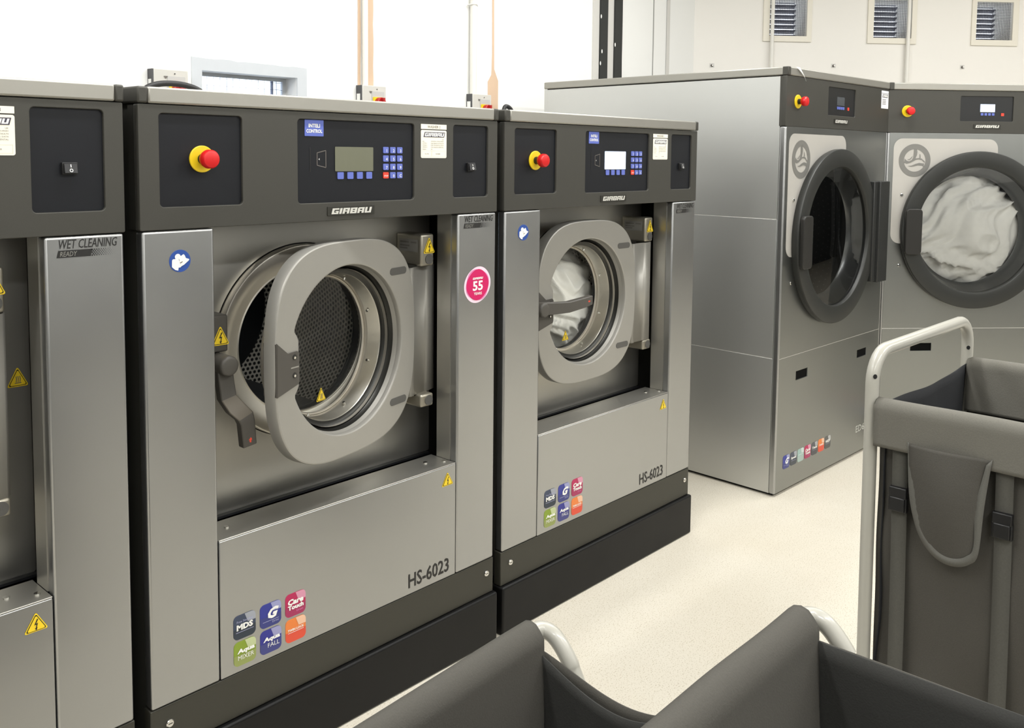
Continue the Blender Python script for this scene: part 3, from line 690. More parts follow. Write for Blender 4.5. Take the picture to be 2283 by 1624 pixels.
# ------------------------------------------------------------------ dryers
DX, DY, DR, DW, DD = 2.59688, -.07222, -.031695, .99613, 1.30409
DT, DC, DP, DS = 1.74905, 1.71646, 1.51579, .57223
D2R = -.749834
O2 = (DX+math.cos(DR)*DW, DY+math.sin(DR)*DW)
def dryer(loc, rot, label, lit, first):
    T = thing('tumble_dryer', label, 'tumble dryer', (*loc, 0), rot, 'tumble dryers in the corner')
    def P(b, name, **k): return b.build(name, T, **k)
    c = (.450, 1.0505); W_ = DW-.003
    b = MB(); b.box(.02, W_-.02, .02, DD-.02, .0, .03, void_shade); b.box(.004, W_, DD-.02, DD, .012, DC, steel_side)
    P(b, 'base')
    for a, e, n in ((.003, .012, 'side_panel'), (W_-.012, W_, 'side_panel')):
        b = MB()
        for z0, z1 in ((.012, DS-.001), (DS+.001, 1.1405), (1.1425, DC-.004)): b.box(a, e, .028, DD-.02, z0, z1, steel_side)
        for z in (DS, 1.1415): b.box(a+.0005, e-.0005, .030, DD-.02, z-.0011, z+.0011, decal)  # pale strips along the seams, painted edge highlights
        P(b, n, bevel=.0008)
    for a, e in ((0, .012), (W_-.012, W_)):
        b = MB(); b.box(a, e, 0, .027, .012, DP-.002, steel); lab(P(b, 'corner_post', bevel=.008, seg=4), 'bright steel front edge')
    b = MB(); b.box(.0, W_, -.003, DD, DC, DT, cover); lid = P(b, 'lid', bevel=.004)
    b = MB(); b.box(-.001, .022, -.0045, .022, DC-.001, DT+.001, fascia); b.build('corner_cap', lid, bevel=.003)
    pn = (.362, .632, 1.5705, 1.6930) if first else (.352, .619, 1.5705, 1.6920)
    b = MB(); b.plate([rrect(.0, W_, DP, DC-.003, .003), rrect(*pn, .007)], 0, .02, fascia, .0015); b.box(0, .024, .018, .030, DP, DC-.003, fascia); b.box(W_-.024, W_, .018, .03, DP, DC-.003, fascia)
    fa = P(b, 'control_fascia')
    b = MB(); b.plate([rrect(pn[0]-.002, pn[1]+.002, pn[2]-.002, pn[3]+.002, .007)], .005, .008, mat('dryer_inset', (24, 25, 26), 0, .35)); b.build('inset_panel', fa)
    emergency_stop(T, .091, 1.6150, 0., (0, 0, 0))
    u0 = .4545; yi = .005
    b = MB(); b.plate([rrect(u0, u0+.073, 1.6165, 1.6535, .001)], yi-.001, .001, lcd_on if lit else lcd_dim); lab(P(b, 'display_screen'), 'lit pale blue display screen' if lit else 'unlit grey display screen')
    b = MB()
    for k in range(4): b.plate([rrect(u0+.003+k*.0185, u0+.0155+k*.0185, 1.6000, 1.6115, .001)], yi-.002, .002, key_b)
    P(b, 'function_keys')
    b = MB(); b.plate([rrect(u0+.105, u0+.119, 1.5985, 1.6120, .001)], yi-.002, .002, key_r); lab(P(b, 'stop_key'), 'small red key')
    b = MB(); b.plate([rrect(.421, .556, 1.5375, 1.5575, .001)], -.002, .003, mat('plate_black', (48, 47, 42), .2, .4)); b.logo(.430, .549, 1.5412, 1.5540, chrome_w, -.0026); P(b, 'maker_plate')
    # front panels
    b = MB(); b.plate([rrect(.011, W_-.011, DS+.0015, DP-.003, .001), circ(*c, .330)], .001, .018, steel_dry, .0008); P(b, 'front_panel')
    b = MB(); b.plate([rrect(.011, W_-.011, .014, DS-.0015, .001), rrect(.1545, .2610, .4612, .5005), rrect(.7460, .8520, .4655, .5030)], .001, .018, steel_dry, .0008); b.box(.008, W_-.008, .0012, .012, DS-.0016, DS+.0016, decal); lf = P(b, 'lower_panel')  # last box is a pale strip painting the seam's bevel highlight
    for a, e, z0, z1 in ((.1545, .2610, .4612, .5005), (.7460, .8520, .4655, .5030)):
        b = MB(); b.box(a-.004, e+.004, .006, .030, z0-.004, z1+.004, mat('slot_black', (5, 5, 5), 0, .8, spec=.1)); lab(b.build('grip_slot', lf), 'black slot')
    # decal with emblem
    b = MB(); q_ = rrect(.0315, .5500, .985, 1.4865, .045, 8); n_ = len(q_)//4; rr_ = .345
    a1_ = math.acos((.55-c[0])/rr_); a2_ = PI+math.asin((c[1]-.985)/rr_)
    pts = [(.55, 1.4865-.045)]+q_[n_:3*n_]+q_[3*n_:]+[(c[0]+rr_*math.cos(a2_+(a1_-a2_)*i/40), c[1]+rr_*math.sin(a2_+(a1_-a2_)*i/40)) for i in range(41)]
    b.plate([pts], .0002, .0006, decal)
    u, z, r = .1370, 1.3825, .0785
    n = 48
    for i in range(n):
        a, e = 2*PI*i/n, 2*PI*(i+1)/n
        b.poly([(u+q*math.cos(t), z+q*math.sin(t)) for q, t in ((r*.68, a), (r, a), (r, e), (r*.68, e))], decal_g, -.0006)
    Q = lambda px, py: (u+(px-890)/655*r, z-(py-840)/655*r)
    b.poly([Q(*q) for q in ((840, 400), (965, 400), (990, 500), (975, 620), (920, 760), (1060, 745), (1180, 765), (1310, 880), (1300, 930), (1180, 815), (1060, 795), (950, 810), (720, 935), (560, 975), (450, 930), (480, 770), (560, 850), (660, 875), (760, 830), (820, 740), (835, 620))], decal_g, -.0008)
    b.poly([Q(*q) for q in ((600, 1060), (760, 1050), (920, 980), (1080, 935), (1240, 955), (1280, 960), (1270, 1080), (1180, 1045), (1030, 1035), (850, 1080), (740, 1090))], decal_g, -.0008)
    b.poly([Q(*q) for q in ((590, 795), (660, 800), (740, 730), (800, 660), (770, 740), (690, 820), (620, 825))], decal_g, -.0008)
    b.poly([Q(*q) for q in ((1085, 580), (1115, 600), (1130, 740), (1080, 750))], decal_g, -.0008)
    lab(P(b, 'decal'), 'pale panel with a round grey emblem')
    for uu, zz in ((.080, 1.2175), (.080, .8785)): screw(T, uu, zz, 0., (0, 0, 0), .0075)
    # door
    b = MB(); b.lathe([(.372, .002), (.378, -.010), (.3785, -.027), (.3765, -.0310), (.3720, -.0325), (.310, -.0325), (.3035, -.0305), (.3005, -.026), (.3000, .000)], c, dry_ring, 112)
    d = lab(P(b, 'door'), 'round dark grey door ring')
    b = MB(); b.lathe([(.300, -.006), (.285, .030), (.270, .055), (.262, .060)], c, mat('bowl_grey', (96, 97, 96), .4, .25), 96); b.build('window_bowl', d)
    b = MB(); b.lathe([(.3005, -.016), (.200, -.019), (.10, -.021), (.001, -.0215)], c, glass_d, 96); b.build('door_glass', d)
    b = MB(); b.plate([rrect(.086, .158, .940, 1.150, .014)], -.052, .020, dry_handle, .004); b.build('handle', d)
    b = MB(); b.box(.775, .812, -.040, .0, .823, 1.285, dry_hinge); b.box(.812, .916, -.052, 0., .818, 1.285, dry_hinge); lab(P(b, 'hinge', bevel=.003), 'tall dark hinge block')
    # drum
    b = MB(); b.lathe([(.330, .001), (.318, .10), (.318, .115)], c, void_shade, 80); b.lathe([(.318, .115), (.43, .125), (.43, 1.0)], c, dry_drum_m, 80, uv=True); b.lathe([(.43, 1.0), (.03, 1.005)], c, dry_drum_m, 80, uv='disc'); P(b, 'drum')
    # badges and model number
    for i, (k, words) in enumerate((('drive', BW['drive']), ('slate', [('Speed', 0, .05, .22, .8, .04, .1, white), ('line', 0, -.15, 0, .7, 0, 0, LILAC)]), ('pale', [('line', 0, .05, 0, .8, 0, 0, white)]), ('care', BW['care']), ('grey', [('Trans', 0, .08, .2, .8, .04, .1, white), ('line', 0, -.12, 0, .7, 0, 0, LILAC)]), ('lock', [('TWIN', 0, .03, .14, .7, .03, 0, white)]), ('dark', [('WDP', 0, .08, .22, .8, .04, 0, white), ('line', 0, -.12, 0, .7, 0, 0, LILAC)]))):
        badge(T, k, .0945+.0632*i, .1290, .0560, (0, 0, 0), .001, words)
    b = MB(); b.text('ED660', .838, .1235, .0315, mat('print_grey', (196, 196, 188), 0, .5), .0004, .148, .0); lab(P(b, 'model_lettering'), 'pale lettering ED660')
    if first:
        b = MB(); b.plate([rrect(.905, .984, 1.624, 1.7065, .002)], -.0008, .0008, mat('label_cool', (232, 232, 236), 0, .5)); b.poly([(.913, 1.675), (.974, 1.675), (.978, 1.690), (.917, 1.690)], mat('label_dark', (62, 58, 74), 0, .5), -.0012)
        b.logo(.917, .974, 1.6775, 1.6878, white, -.0016); b.rect(.905, .984, 1.6935, 1.6950, fascia, -.0012)
        for k in range(4): b.rect(.915, .955, 1.664-.007*k, 1.6665-.007*k, ink2, -.0012)
        P(b, 'information_label')
        b = MB()
        b.sheet(lambda s, t: (.060+.030*s*(1-t*.6)+.075*t, -.005-.003*math.sin(t*3)-.004*s*(1-s), DT+.002-.040*t-.012*s*t), 6, 6, film)
        lab(P(b, 'protective_film', solid=.0006), 'loose strip of white protective film')
    return T
dryer((DX, DY), DR, 'tall steel tumble dryer with dark empty drum, right of the washing machines', False, True)
dryer(O2, D2R, 'tall steel tumble dryer cut off by the right edge with white laundry behind glass', True, False)
laundry('laundry_load', (.470, .275, 1.040), (.378, .238, .362), 'white laundry behind the round glass of the dryer cut off by the right edge', 5, (*O2, 0), D2R, diag=(.72, .69))

# ------------------------------------------------------------------ room
YW = 1.55; CR = (4.5381, 1.55); H = 3.15
b = MB(); b.box(-3.4, 11.2, -4.2, 3.4, -.06, 0, floor_m); struct(b.build('floor'))
b = MB(); b.box(-3.4, 11.2, -4.2, 3.4, H, H+.08, ceil_m); struct(b.build('ceiling'))
# wall behind the washers, with the window opening
b = MB(); b.plate([[(-3.3, 0), (CR[0]+.15, 0), (CR[0]+.15, H), (-3.3, H)], [(.985, .95), (1.4166, .95), (1.4166, 1.7035), (.985, 1.7035)]], 0, .20, wall_w)
def strip(pts, m, y=-.002): b.plate([pts], y, .002, m)
def ragged(u0, u1, z0, z1, amp, seed):
    L_ = []; n = 24
    for i in range(n+1): L_.append((u1+amp*noise.noise(Vector((seed, i*.7, 0))), z0+(z1-z0)*i/n))
    for i in range(n, -1, -1): L_.append((u0+amp*.5*noise.noise(Vector((seed+9, i*.6, 0))), z0+(z1-z0)*i/n))
    return L_
strip(ragged(1.735, 1.7510, 1.66, H, .006, 1), peach); strip(ragged(1.7785, 1.8225, 1.66, H, .008, 2), peach)
strip([(2.566, 1.3), (2.642, 1.3), (2.642, 1.772), (2.612, 1.83), (2.607, 2.2), (2.612, H), (2.596, H), (2.594, 2.2), (2.596, 1.9), (2.592, 1.80), (2.566, 1.764)], peach)
strip(ragged(4.050, 4.060, 0, H, .004, 5), mat('crack_grey', (158, 158, 154), 0, .8))
strip([(4.20, 0), (4.235, 0), (4.235, H), (4.20, H)], trimgrey, -.006)
struct(b.build('wall_back', None, (0, YW, 0)))
# peeled plaster round the window
b = MB(); top = [(.942, 1.7525)]+[(.942+.522*i/16, 1.7515-.005*i/16+.006*noise.noise(Vector((i*.9, 3, 0)))) for i in range(1, 16)]+[(1.464, 1.7470)]
b.plate([[(.942, .90), (1.464, .90)]+top[::-1], [(.985, .95), (1.4166, .95), (1.4166, 1.7035), (.985, 1.7035)]], -.003, .003, plaster_g)
struct(b.build('trim_1', None, (0, YW, 0)))
win = struct(MB().box(.985, 1.4166, .085, .105, 1.690, 1.7035, plaster_g).box(.985, .998, .085, .105, .95, 1.69, plaster_g).box(1.4036, 1.4166, .085, .105, .95, 1.69, plaster_g).box(.985, 1.4166, .085, .105, .95, .965, plaster_g).build('window_1', None, (0, YW, 0)))
b = MB(); b.box(.998, 1.4036, .094, .096, .965, 1.690, pane_m); b.build('pane', win)
b = MB(); wire = mat('wire_grey', (96, 102, 122), .3, .5)
for k in range(1, 14): b.box(.998+.029*k-.0006, .998+.029*k+.0006, .090, .0915, .965, 1.69, wire)
for k in range(26): b.box(.998, 1.4036, .090, .0915, 1.684-.029*k-.0006, 1.684-.029*k+.0006, wire)
b.box(1.352, 1.3565, .086, .098, .965, 1.69, wire); b.build('wire_mesh', win)
# steel column with two black painted bands
b = MB(); b.box(3.555, 3.626, -.010, 0, 0, H, trimgrey); b.box(3.430, 3.482, -.012, 0, 0, H, trimgrey)  # second slab paints the wall's shading beside the bands as grey
b.plate([ragged(3.484, 3.556, 0, H, .003, 7)], -.020, .020, paint_k); b.plate([ragged(3.6255, 3.700, 0, H, .003, 8)], -.020, .020, paint_k)
for u, z in ((3.487, 1.93), (3.50, 2.0), (3.628, 2.05), (3.488, 2.2)): b.disc(u, z, .006, white, -.0206, 12, .012)
struct(b.build('column', None, (0, YW, 0)))
# vent wall
TL = 8.4
VR = (2.2065, 2.4650)
vents = [(.4690, .8006, .5110, .7685), (1.1918, 1.5330, 1.2310, 1.4990), (1.9246, 2.2560, 1.9550, 2.2165)]
b = MB(); b.plate([[(-.2, 0), (TL, 0), (TL, H), (-.2, H)]]+[[(a, VR[0]), (e, VR[0]), (e, VR[1]), (a, VR[1])] for _, _, a, e in vents], 0, .24, wall_c)
struct(b.build('wall_right', None, (*CR, 0), D2R))
C_ = Vector((*CR, 0)); E2 = Vector((math.cos(D2R), math.sin(D2R), 0))
names = ['wall vent nearest the black banded column, crossed by a white pipe', 'middle one of the three wall vents, crossed by a white pipe', 'wall vent farthest right, clear of any pipe']
for (a0, a1, a, e), l in zip(vents, names):
    T = thing('wall_vent', l, 'vent', C_+E2*((a+e)/2)+Vector((0, 0, 2.17)), D2R, 'louvred vents in a row high on the wall')
    lo = (-(a+e)/2, 0, -2.17)
    b = MB(); b.plate([rrect(a0, a1, 2.1705, 2.5020), [(a, VR[0]), (e, VR[0]), (e, VR[1]), (a, VR[1])]], -.012, .012, vent_frame, .001); b.build('frame', T, lo)
    b = MB()
    k = int((e-a)/.0112)
    for i in range(1, k): b.box(a+(e-a)*i/k-.0009, a+(e-a)*i/k+.0009, .012, .014, VR[0], VR[1], vent_wire)
    for i in range(1, 24): b.box(a, e, .012, .014, VR[0]+(VR[1]-VR[0])*i/24-.0007, VR[0]+(VR[1]-VR[0])*i/24+.0007, vent_wire)
    lab(b.build('wire_grille', T, lo), 'fine dark wire grille')
    b = MB()
    for i in range(8):
        z = VR[0]+.012+.0345*i
        b.add([(a-.002, .195, z+.022), (e+.002, .195, z+.022), (e+.002, .235, z), (a-.002, .235, z)], [(0, 1, 2, 3)], slat_m)
    lab(b.build('louvre_slats', T, lo, solid=.003), 'slanted louvre slats')
# closing walls out of view
b = MB(); b.box(-3.3, 11.2, -4.1, -4.0, 1.35, H, wall_g); b.box(-3.3, 11.2, -4.1, -4.0, 0, 1.35, mat('unseen_band_grey', (84, 86, 88), 0, .6)); struct(b.build('wall_front'))  # unseen dark lower band, added to darken reflections in the washers
b = MB(); b.box(-3.3, -3.2, -4.0, YW+.2, 1.35, H, wall_g); b.box(-3.3, -3.2, -4.0, YW+.2, 0, 1.35, mat('unseen_band_dark', (58, 60, 62), 0, .6)); struct(b.build('wall_left'))  # unseen darker lower band, put in to dim the dryer fronts

# conduits
def conduit(x, y, z0, z1, w, label, loc=None, rot=0, clip=None):
    b = MB(); b.tube([(0, 0, z0), (0, 0, z1)], w/2, mat('conduit_white', (226, 224, 217), 0, .5), 14)
    o = b.build('conduit', None, (x, y, 0), rot); tag(o, label, 'pipe', 'white wall conduits')
    if clip:
        b = MB(); b.tube([(-w*.9, w*.3, clip), (-w*.5, -w*.2, clip+.004), (0, -w*.55, clip+.004), (w*.5, -w*.2, clip)], .004, trimgrey, 8); b.build('clip', o)
conduit(1.7645, YW-.016, 1.693, H, .027, 'white conduit between two strips of bare peach plaster')
conduit(2.4410, YW-.020, 1.693, H, .036, 'white conduit above the switch nearest the washing machine with lit screen', clip=2.13)
for t, l in ((.5250, 'thin white pipe running down over the vent nearest the black bands'), (1.4690, 'thin white pipe running down over the middle vent')):
    q = C_+E2*t+Vector((math.sin(D2R), -math.cos(D2R), 0))*.026
    conduit(q.x, q.y, 0, H, .025, l)
for t, z, l in ((.126, 2.003, 'small wall bolt left of the first vent pipe'), (.9655, 2.0145, 'small wall bolt between the two vent pipes'), (1.8743, 2.021, 'small wall bolt below the farthest right vent')):
    b = MB(); b.cyl((0, 0), .009, -.006, 0, ink2, 12); b.cyl((0, 0), .005, -.018, -.006, chrome, 10)
    b.rect(-.016, .016, -.014, .014, trimgrey, -.0008)
    q = C_+E2*t; tag(b.build('wall_bolt', None, (q.x, q.y, z), D2R), l, 'bolt', 'bolts in the vent wall')
# isolator switches
for u0, l in ((.7698, 'grey switch box with red knob left of the window, partly behind the washing machines'), (1.7268, 'grey switch box with red knob under the white conduit and bare plaster strips'), (2.4150, 'grey switch box with red knob behind the corner between two washing machines')):
    T = thing('isolator_switch', l, 'switch', (u0+.07, YW, 1.49), 0, 'isolator switches on the wall'); lo = (-u0-.07, -YW, -1.49)
    y = YW-.040; w = .138
    b = MB(); b.box(u0+.004, u0+w, y, YW, 1.49, 1.6930, iso_body); bd = b.build('housing', T, lo, bevel=.003)
    b = MB(); b.box(u0-.001, u0+.004, y+.003, YW, 1.49, 1.6925, iso_dark); sd = lab(b.build('side_cover', T, lo), 'dark grey side cover')
    b = MB(); b.add([(u0-.0016, yy, z) for yy, z in ((YW-.006, 1.655), (YW-.030, 1.655), (YW-.030, 1.60), (YW-.006, 1.60))], [(0, 1, 2, 3)], white); b.build('side_label', sd)
    b = MB(); b.plate([rrect(u0+.055, u0+.125, 1.54, 1.668, .003)], y-.002, .002, mat('isolator_face', (180, 180, 177), 0, .5)); b.poly([(u0+.040, 1.668), (u0+.058, 1.668), (u0+.049, 1.658)], ink2, y-.0024); b.disc(u0+.084, 1.678, .0025, ink, y-.0024, 10); b.build('face_plate', T, lo)
    b = MB(); b.plate([rrect(u0+.060, u0+.118, 1.585, 1.643, .003)], y-.006, .005, estop_y); kn = lab(b.build('knob_plate', T, lo), 'yellow knob plate')
    b = MB(); b.cyl((u0+.092, 1.6175), .024, y-.030, y-.005, knob_red, 28, .003); b.box(u0+.087, u0+.097, y-.045, y-.028, 1.596, 1.639, knob_red); lab(b.build('rotary_knob', T, lo), 'red rotary knob')

# ------------------------------------------------------------------ laundry carts
def wob(x, y, z, k, s=3.): return k*noise.noise(Vector((x*s, y*s, z*s)))
def castor(T, x, y, lo=(0, 0, 0)):
    b = MB(); b.cyl((0, 0), .038, -.012, .012, rubber, 24); b.cyl((0, 0), .020, -.0135, .0135, cap_grey, 16)
    b.lathe([(.038, .012), (.0005, .012)], (0, 0), rubber, 24)
    b.v = [(x+vx, y+vy, .038+vz) for vx, vy, vz in b.v]; b.tube([(x, y, .05), (x, y, .11)], .012, chrome, 10); b.box(x-.018, x+.018, y-.018, y+.018, .072, .084, chrome)
    b.build('castor', T, lo)
# cart A: tall, tube handle rising above the bag
T = thing('laundry_cart', 'tall grey canvas laundry cart with white tube handle by the right edge', 'laundry cart', (1.30, -1.4, 0), 0, 'grey canvas laundry carts'); lo = (-1.30, 1.4, 0)
XA, XB, YA, YB, ZR = 1.032, 1.572, -1.042, -1.74, .885
YR = -1.066
def cart_post(x, y, lean): return [(x+lean, y-.004, .11), (x, y, .86)]
b = MB(); r = .0135; zh = 1.007; zq = 1.014
p1 = Vector((XA+.013, YA, .10)); p2 = Vector((XA, YA, zh-.075)); q2 = Vector((XB, YR, zq-.078)); q1 = Vector((XB+.006, YR, .10))
ax = (Vector((XB, YR, 0))-Vector((XA, YA, 0))).normalized()
path = [p1, p2]+arc(p2+ax*.062, .062, PI, PI/2, 7, ax, (0, 0, 1))[1:]+arc(q2-ax*.062, .062, PI/2, 0, 7, ax, (0, 0, 1))+[q1]
b.tube(path, r, enamel, 18)
far = []
b.tube([(XA, YB, .10), (XA, YB, ZR)], r, enamel, 14); b.tube([(XB, YB, .10), (XB, YB, ZR)], r, enamel, 14)
b.tube([(XA+.002, YA-.01, ZR), (XA, YB, ZR)], .0125, enamel, 12); b.tube([(XB, YR-.01, ZR), (XB, YB, ZR)], .0125, enamel, 12)
b.tube([(XA, YA, .13), (XA, YB, .13)], .0125, enamel, 12); b.tube([(XB, YR, .13), (XB, YB, .13)], .0125, enamel, 12)
b.tube([(XA, YA, .13), (XB, YR, .13)], .0125, enamel, 12); b.tube([(XA, YB, .13), (XB, YB, .13)], .0125, enamel, 12)
for x, y, z, d_ in ((XA, YA, .948, (-.75, -.66)), (XB, YR, .930, (-.9, -.43))):
    n_ = Vector((d_[0], d_[1], 0)).normalized(); t_ = Vector((-n_.y, n_.x, 0)); c_ = Vector((x, y, z))+n_*(r+.0004)
    b.add([c_+t_*(.0042*math.cos(2*PI*i/14))+Vector((0, 0, .005*math.sin(2*PI*i/14))) for i in range(14)], [tuple(range(14))], void_shade)
fr_ = lab(b.build('frame', T, lo), 'white enamelled tube frame')
for x, y in ((XA+.013, YA), (XB, YR), (XA, YB), (XB, YB)): castor(T, x, y, lo)
# bag
b = MB()
def side_sheet(x, inward, ya, yb):
    def f(s, t):
        y = ya+(yb-ya)*s; z = .872-.70*t
        bul = .014*math.sin(PI*min(1, t*1.3))*math.sin(PI*s)
        return (x+inward*(.012+.010*t)-inward*bul*.8+wob(x, y*1.6, z, .010, 6.), y, z)
    return f
b.sheet(side_sheet(XA, 1, YA-.016, YB+.02), 40, 40, canvas); b.sheet(side_sheet(XB, -1, YR-.010, YB+.02), 40, 40, canvas)
def end_sheet(y, sg, sag):
    def f(s, t):
        x = XA+.006+(XB-XA-.012)*s; zt = .902-sag*math.sin(PI*s)**.8-.012*s
        z = zt-(zt-.172)*t
        return (x, y+sg*.018*math.sin(PI*s)*(1-t*.5)+wob(x, y, z, .012, 6.), z)
    return f
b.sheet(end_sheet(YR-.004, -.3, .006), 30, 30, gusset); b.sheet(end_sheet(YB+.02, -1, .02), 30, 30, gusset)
b.sheet(lambda s, t: (XA+.02+(XB-XA-.04)*s, YR-.01+(YB+.03-YR)*t, .172), 8, 8, canvas)
bag = b.build('bag', T, lo, solid=.002, angle=60)
for x, o_, y0_ in ((XA, -1, YA-.014), (XB, 1, YR-.006)):
    b = MB()
    def hem(s, t, x=x, o_=o_, y0_=y0_):
        y = y0_+(YB+.02-y0_)*s; L_ = t*.260
        if L_ < .075: px, pz = x+o_*.020, ZR-.075+L_
        elif L_ < .138:
            a = (L_-.075)/.063*PI; px, pz = x+o_*.020*math.cos(a), ZR+.020*math.sin(a)
        else: px, pz = x-o_*.020, ZR-(L_-.138)*.9
        return (px+wob(y*2, pz, x, .0035, 5.), y, pz+wob(y, 2, x, .004, 4.))
    b.sheet(hem, 50, 34, mat('canvas_hem', (107, 105, 98), 0, .85, spec=.2, noise_scale=420, noise_amt=.12, bump=.2)); b.build('hem_sleeve', T, lo, solid=.0025, angle=70)
xs = XA-.008
for y0_, y1_ in ((-1.092, -1.121), (-1.281, -1.311)):
    b = MB(); b.sheet(lambda s, t: (xs-.004+.012*math.sin(t*2.2)+.002*s, y0_+(y1_-y0_)*s-.004*t, .825-.62*t), 2, 24, strap_m)
    st = b.build('strap', T, lo, solid=.0025)
    m = (y0_+y1_)/2
    b = MB(); b.box(xs-.010, xs+.006, m-.017, m+.017, .712, .734, black); b.box(xs-.012, xs+.004, m-.0145, m+.0145, .686, .714, black); b.box(xs-.008, xs+.005, m-.018, m-.0125, .684, .716, black); b.box(xs-.008, xs+.005, m+.0125, m+.018, .684, .716, black)
    lab(b.build('buckle', st, bevel=.002), 'black plastic side release buckle')
# hanging tongue with webbing edge
LP = [(-1.127, .830), (-1.134, .735), (-1.146, .678), (-1.1600, .646), (-1.1800, .624), (-1.2020, .614), (-1.2250, .615), (-1.2450, .626), (-1.2590, .650), (-1.2640, .740), (-1.2750, .830)]
sp = [(p.x, p.y) for p in smooth_path([(a, c, 0) for a, c in LP], 5)]
b = MB(); cx_, cz_ = -1.20, .73; n = len(sp)
def tongue(s_, t):
    z = .830-.216*t
    L_ = [p for p in sp[:n//2+2]]; R_l = [p for p in sp[n//2-2:]]
    def at(side):
        best = min(side, key=lambda p: abs(p[1]-z)); return best[0]
    ya = at(L_); yb = at(R_l); y = ya+(yb-ya)*s_
    return (xs-.013-.018*math.sin(PI*s_)*math.sin(PI*min(1, t*.9+.1))+wob(y, z, 1, .007, 8.), y, z)
b.sheet(tongue, 14, 36, canvas)
fl = b.build('tongue_flap', T, lo, solid=.002)
b = MB(); vs = []
for i, (y, z) in enumerate(sp):
    d = Vector((cx_-y, .74-z)); d = d.normalized()*.0125
    vs += [(xs-.0155, y-d.x*.25, z-d.y*.25), (xs-.0165, y+d.x, z+d.y)]
b.add(vs, [(2*i, 2*i+1, 2*i+3, 2*i+2) for i in range(n-1)], webbing); lab(b.build('webbing_edge', fl, solid=.003), 'pale ribbed webbing edge')

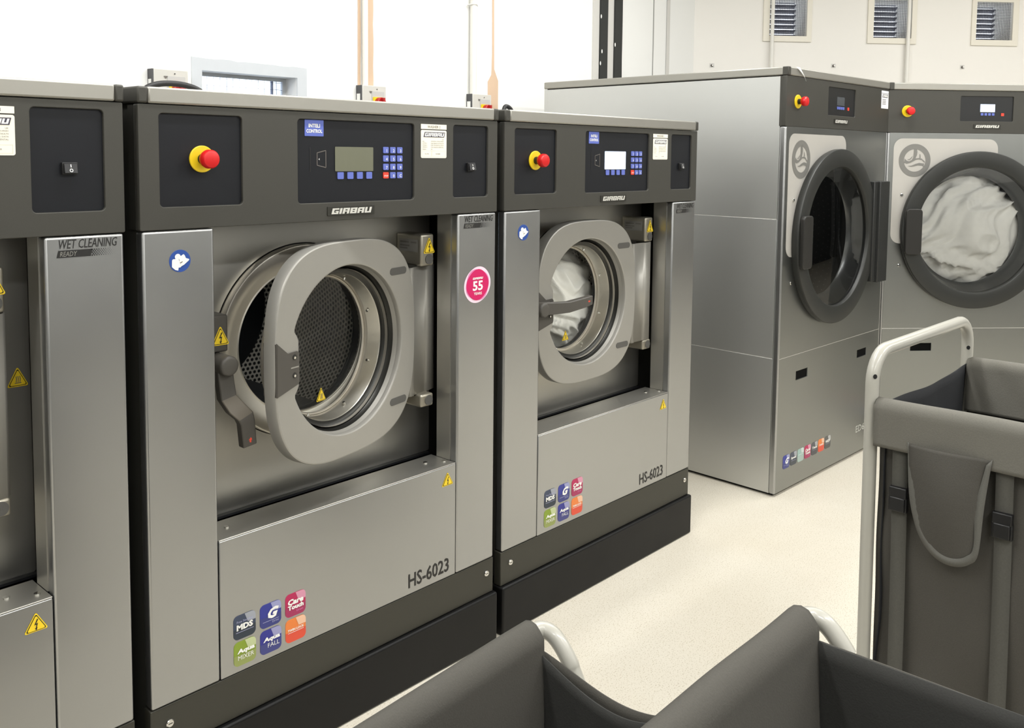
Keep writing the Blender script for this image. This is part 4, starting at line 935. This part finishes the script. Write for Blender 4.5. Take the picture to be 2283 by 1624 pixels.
# low folding carts in the foreground: X legs, two side rails, sagging end cloth
def x_cart(xt, yl, wd, zr, ln, sag, label, seed, rot):
    cr, sr = math.cos(rot), math.sin(rot)
    T = thing('laundry_cart', label, 'laundry cart', (xt-cr*ln/2+sr*wd/2, yl-sr*ln/2-cr*wd/2, 0), rot, 'grey canvas laundry carts'); lo = (-(xt-ln/2), -(yl-wd/2), 0)
    r = .0125; yr = yl-wd; b = MB()
    for xe, dx in ((xt, 1), (xt-ln, -1)):
        for ya, yb, off in ((yl, yr, 0.), (yr, yl, -.034)):
            sg = -1 if yb < ya else 1; x_ = xe+off*dx
            pts = [(xe-dx*.03, ya, zr), (x_, ya+sg*.003, zr-.001), (x_+dx*.010, ya+sg*.022, zr-.009), (x_+dx*.012, ya+sg*.050, zr-.040), (x_+dx*.012, ya+sg*.075, zr-.085), (x_+dx*.012, yb-sg*.05, .30), (x_+dx*.012, yb-sg*.01, .075)]
            b.tube(smooth_path(pts, 6), r, enamel, 14)
    for y in (yl, yr): b.tube([(xt-ln+.02, y, zr), (xt-.02, y, zr)], r, enamel, 14)
    lab(b.build('frame', T, lo), 'white enamelled tube frame')
    for xe, dx in ((xt, 1), (xt-ln, -1)):
        for y, off in ((yr+.01, 0.), (yl-.01, -.034)): castor(T, xe+dx*.014+off*dx, y, lo)
    x0, x1 = xt-.024, xt-ln+.026
    for y, o_ in ((yl, 1), (yr, -1)):
        b = MB()
        def hem(s, t, y=y, o_=o_):
            x = x0+.004+(x1-x0-.008)*s; L_ = t*.30
            if L_ < .06: py, pz = y+o_*.019, zr-.06+L_
            elif L_ < .12:
                a = (L_-.06)/.06*PI; py, pz = y+o_*.019*math.cos(a), zr+.019*math.sin(a)
            else: py, pz = y-o_*.019-o_*(.005+.09*(L_-.12)), zr-(L_-.12)
            return (x+(-.012*max(0, (L_-.12)/.07) if s < .02 else 0)*.5, py+wob(x, pz, seed, .003, 6.), pz+wob(x, 3, seed, .003, 4.))
        b.sheet(hem, 50, 30, canvas); b.build('hem_sleeve', T, lo, solid=.0025, angle=70)
    b = MB()
    for y, o_ in ((yl, 1), (yr, -1)):
        b.sheet(lambda s, t: (x0+(x1-x0)*s, y-o_*(.018+.05*t)-o_*.004*math.sin(PI*s)*math.sin(PI*t)+wob(s*2, t*2+seed, y, .005, 2.5)*min(1, t*2.5), zr-.012-(zr-.16)*t), 36, 30, canvas)
    ya, yb = yl-.014, yr+.014
    def endf(s, t, x, bow, drop):
        y = ya+(yb-ya)*s; top = zr-.016-sag*math.sin(PI*s)**1.2-drop
        z = top-(top-.148)*t
        return (x+bow*math.sin(PI*s)*(1-.4*t)+wob(y, z, seed, .008, 5.), y*(1-.0*t)+(yl-wd/2-y)*.12*t, z)
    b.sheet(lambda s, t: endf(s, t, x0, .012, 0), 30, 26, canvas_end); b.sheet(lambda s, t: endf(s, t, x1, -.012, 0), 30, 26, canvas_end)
    b.sheet(lambda s, t: (x0+(x1-x0)*s, yl-.066+(yr-yl+.132)*t, .15), 6, 6, canvas)
    b.build('bag', T, lo, solid=.002, angle=60)
    # folded-over end hem hanging outside
    b = MB(); b.sheet(lambda s, t: (x0+.006+.016*math.sin(PI*s)*(sag > .02)+.012*math.sin(PI*s), ya+(yb-ya)*s, zr-.019-sag*.90*math.sin(PI*s)**1.2-.09*t), 24, 6, canvas); b.build('end_hem', T, lo, solid=.002)
    return T
x_cart(.204, -.866, .300, .669, .60, .055, 'low grey canvas laundry cart at the bottom, its sagging end nearest the plinths', 3, .058)
x_cart(.305, -1.243, .460, .788, .64, .006, 'grey canvas laundry cart at the bottom right, between low cart and tall handled cart', 8, .010)

# ------------------------------------------------------------------ light
def area(name, loc, sx, sy, energy, col=(1, .97, .92)):
    l = bpy.data.lights.new(name, 'AREA'); l.shape = 'RECTANGLE'; l.size = sx; l.size_y = sy; l.energy = energy; l.color = col
    o = bpy.data.objects.new(name, l); COL.objects.link(o); o.location = loc; return o
for x in (-1.2, .9, 2.6): area('ceiling_tube_or_fill', (x, .62, H-.06), 1.5, .16, 20, (1, 1, .99))
for x in (-1.6, .6, 2.8): area('ceiling_tube_or_fill', (x, -.45, H-.06), 1.5, .16, 44, (1, .998, .98))
for x in (-1.4, .8, 3.0, 5.2): area('ceiling_tube_or_fill', (x, -3.0, H-.06), 1.5, .16, 62, (1, .998, .985))
area('ceiling_tube_or_fill', (4.7, -.9, H-.06), 1.5, .16, 22, (1, .998, .985))  # added fill light to brighten the vent wall, no known fixture
w = bpy.data.worlds.new('sky'); S.world = w; w.use_nodes = True
bg = w.node_tree.nodes['Background']; bg.inputs[0].default_value = (.80, .88, 1., 1); bg.inputs[1].default_value = 5.

S.view_settings.view_transform = 'Standard'; S.view_settings.look = 'None'; S.view_settings.exposure = -.25; S.view_settings.gamma = 1.
S.view_settings.use_curve_mapping = False
S.cycles.use_denoising = True
S.cycles.max_bounces = 10; S.cycles.transparent_max_bounces = 12; S.cycles.sample_clamp_indirect = 3; S.cycles.blur_glossy = 1.5
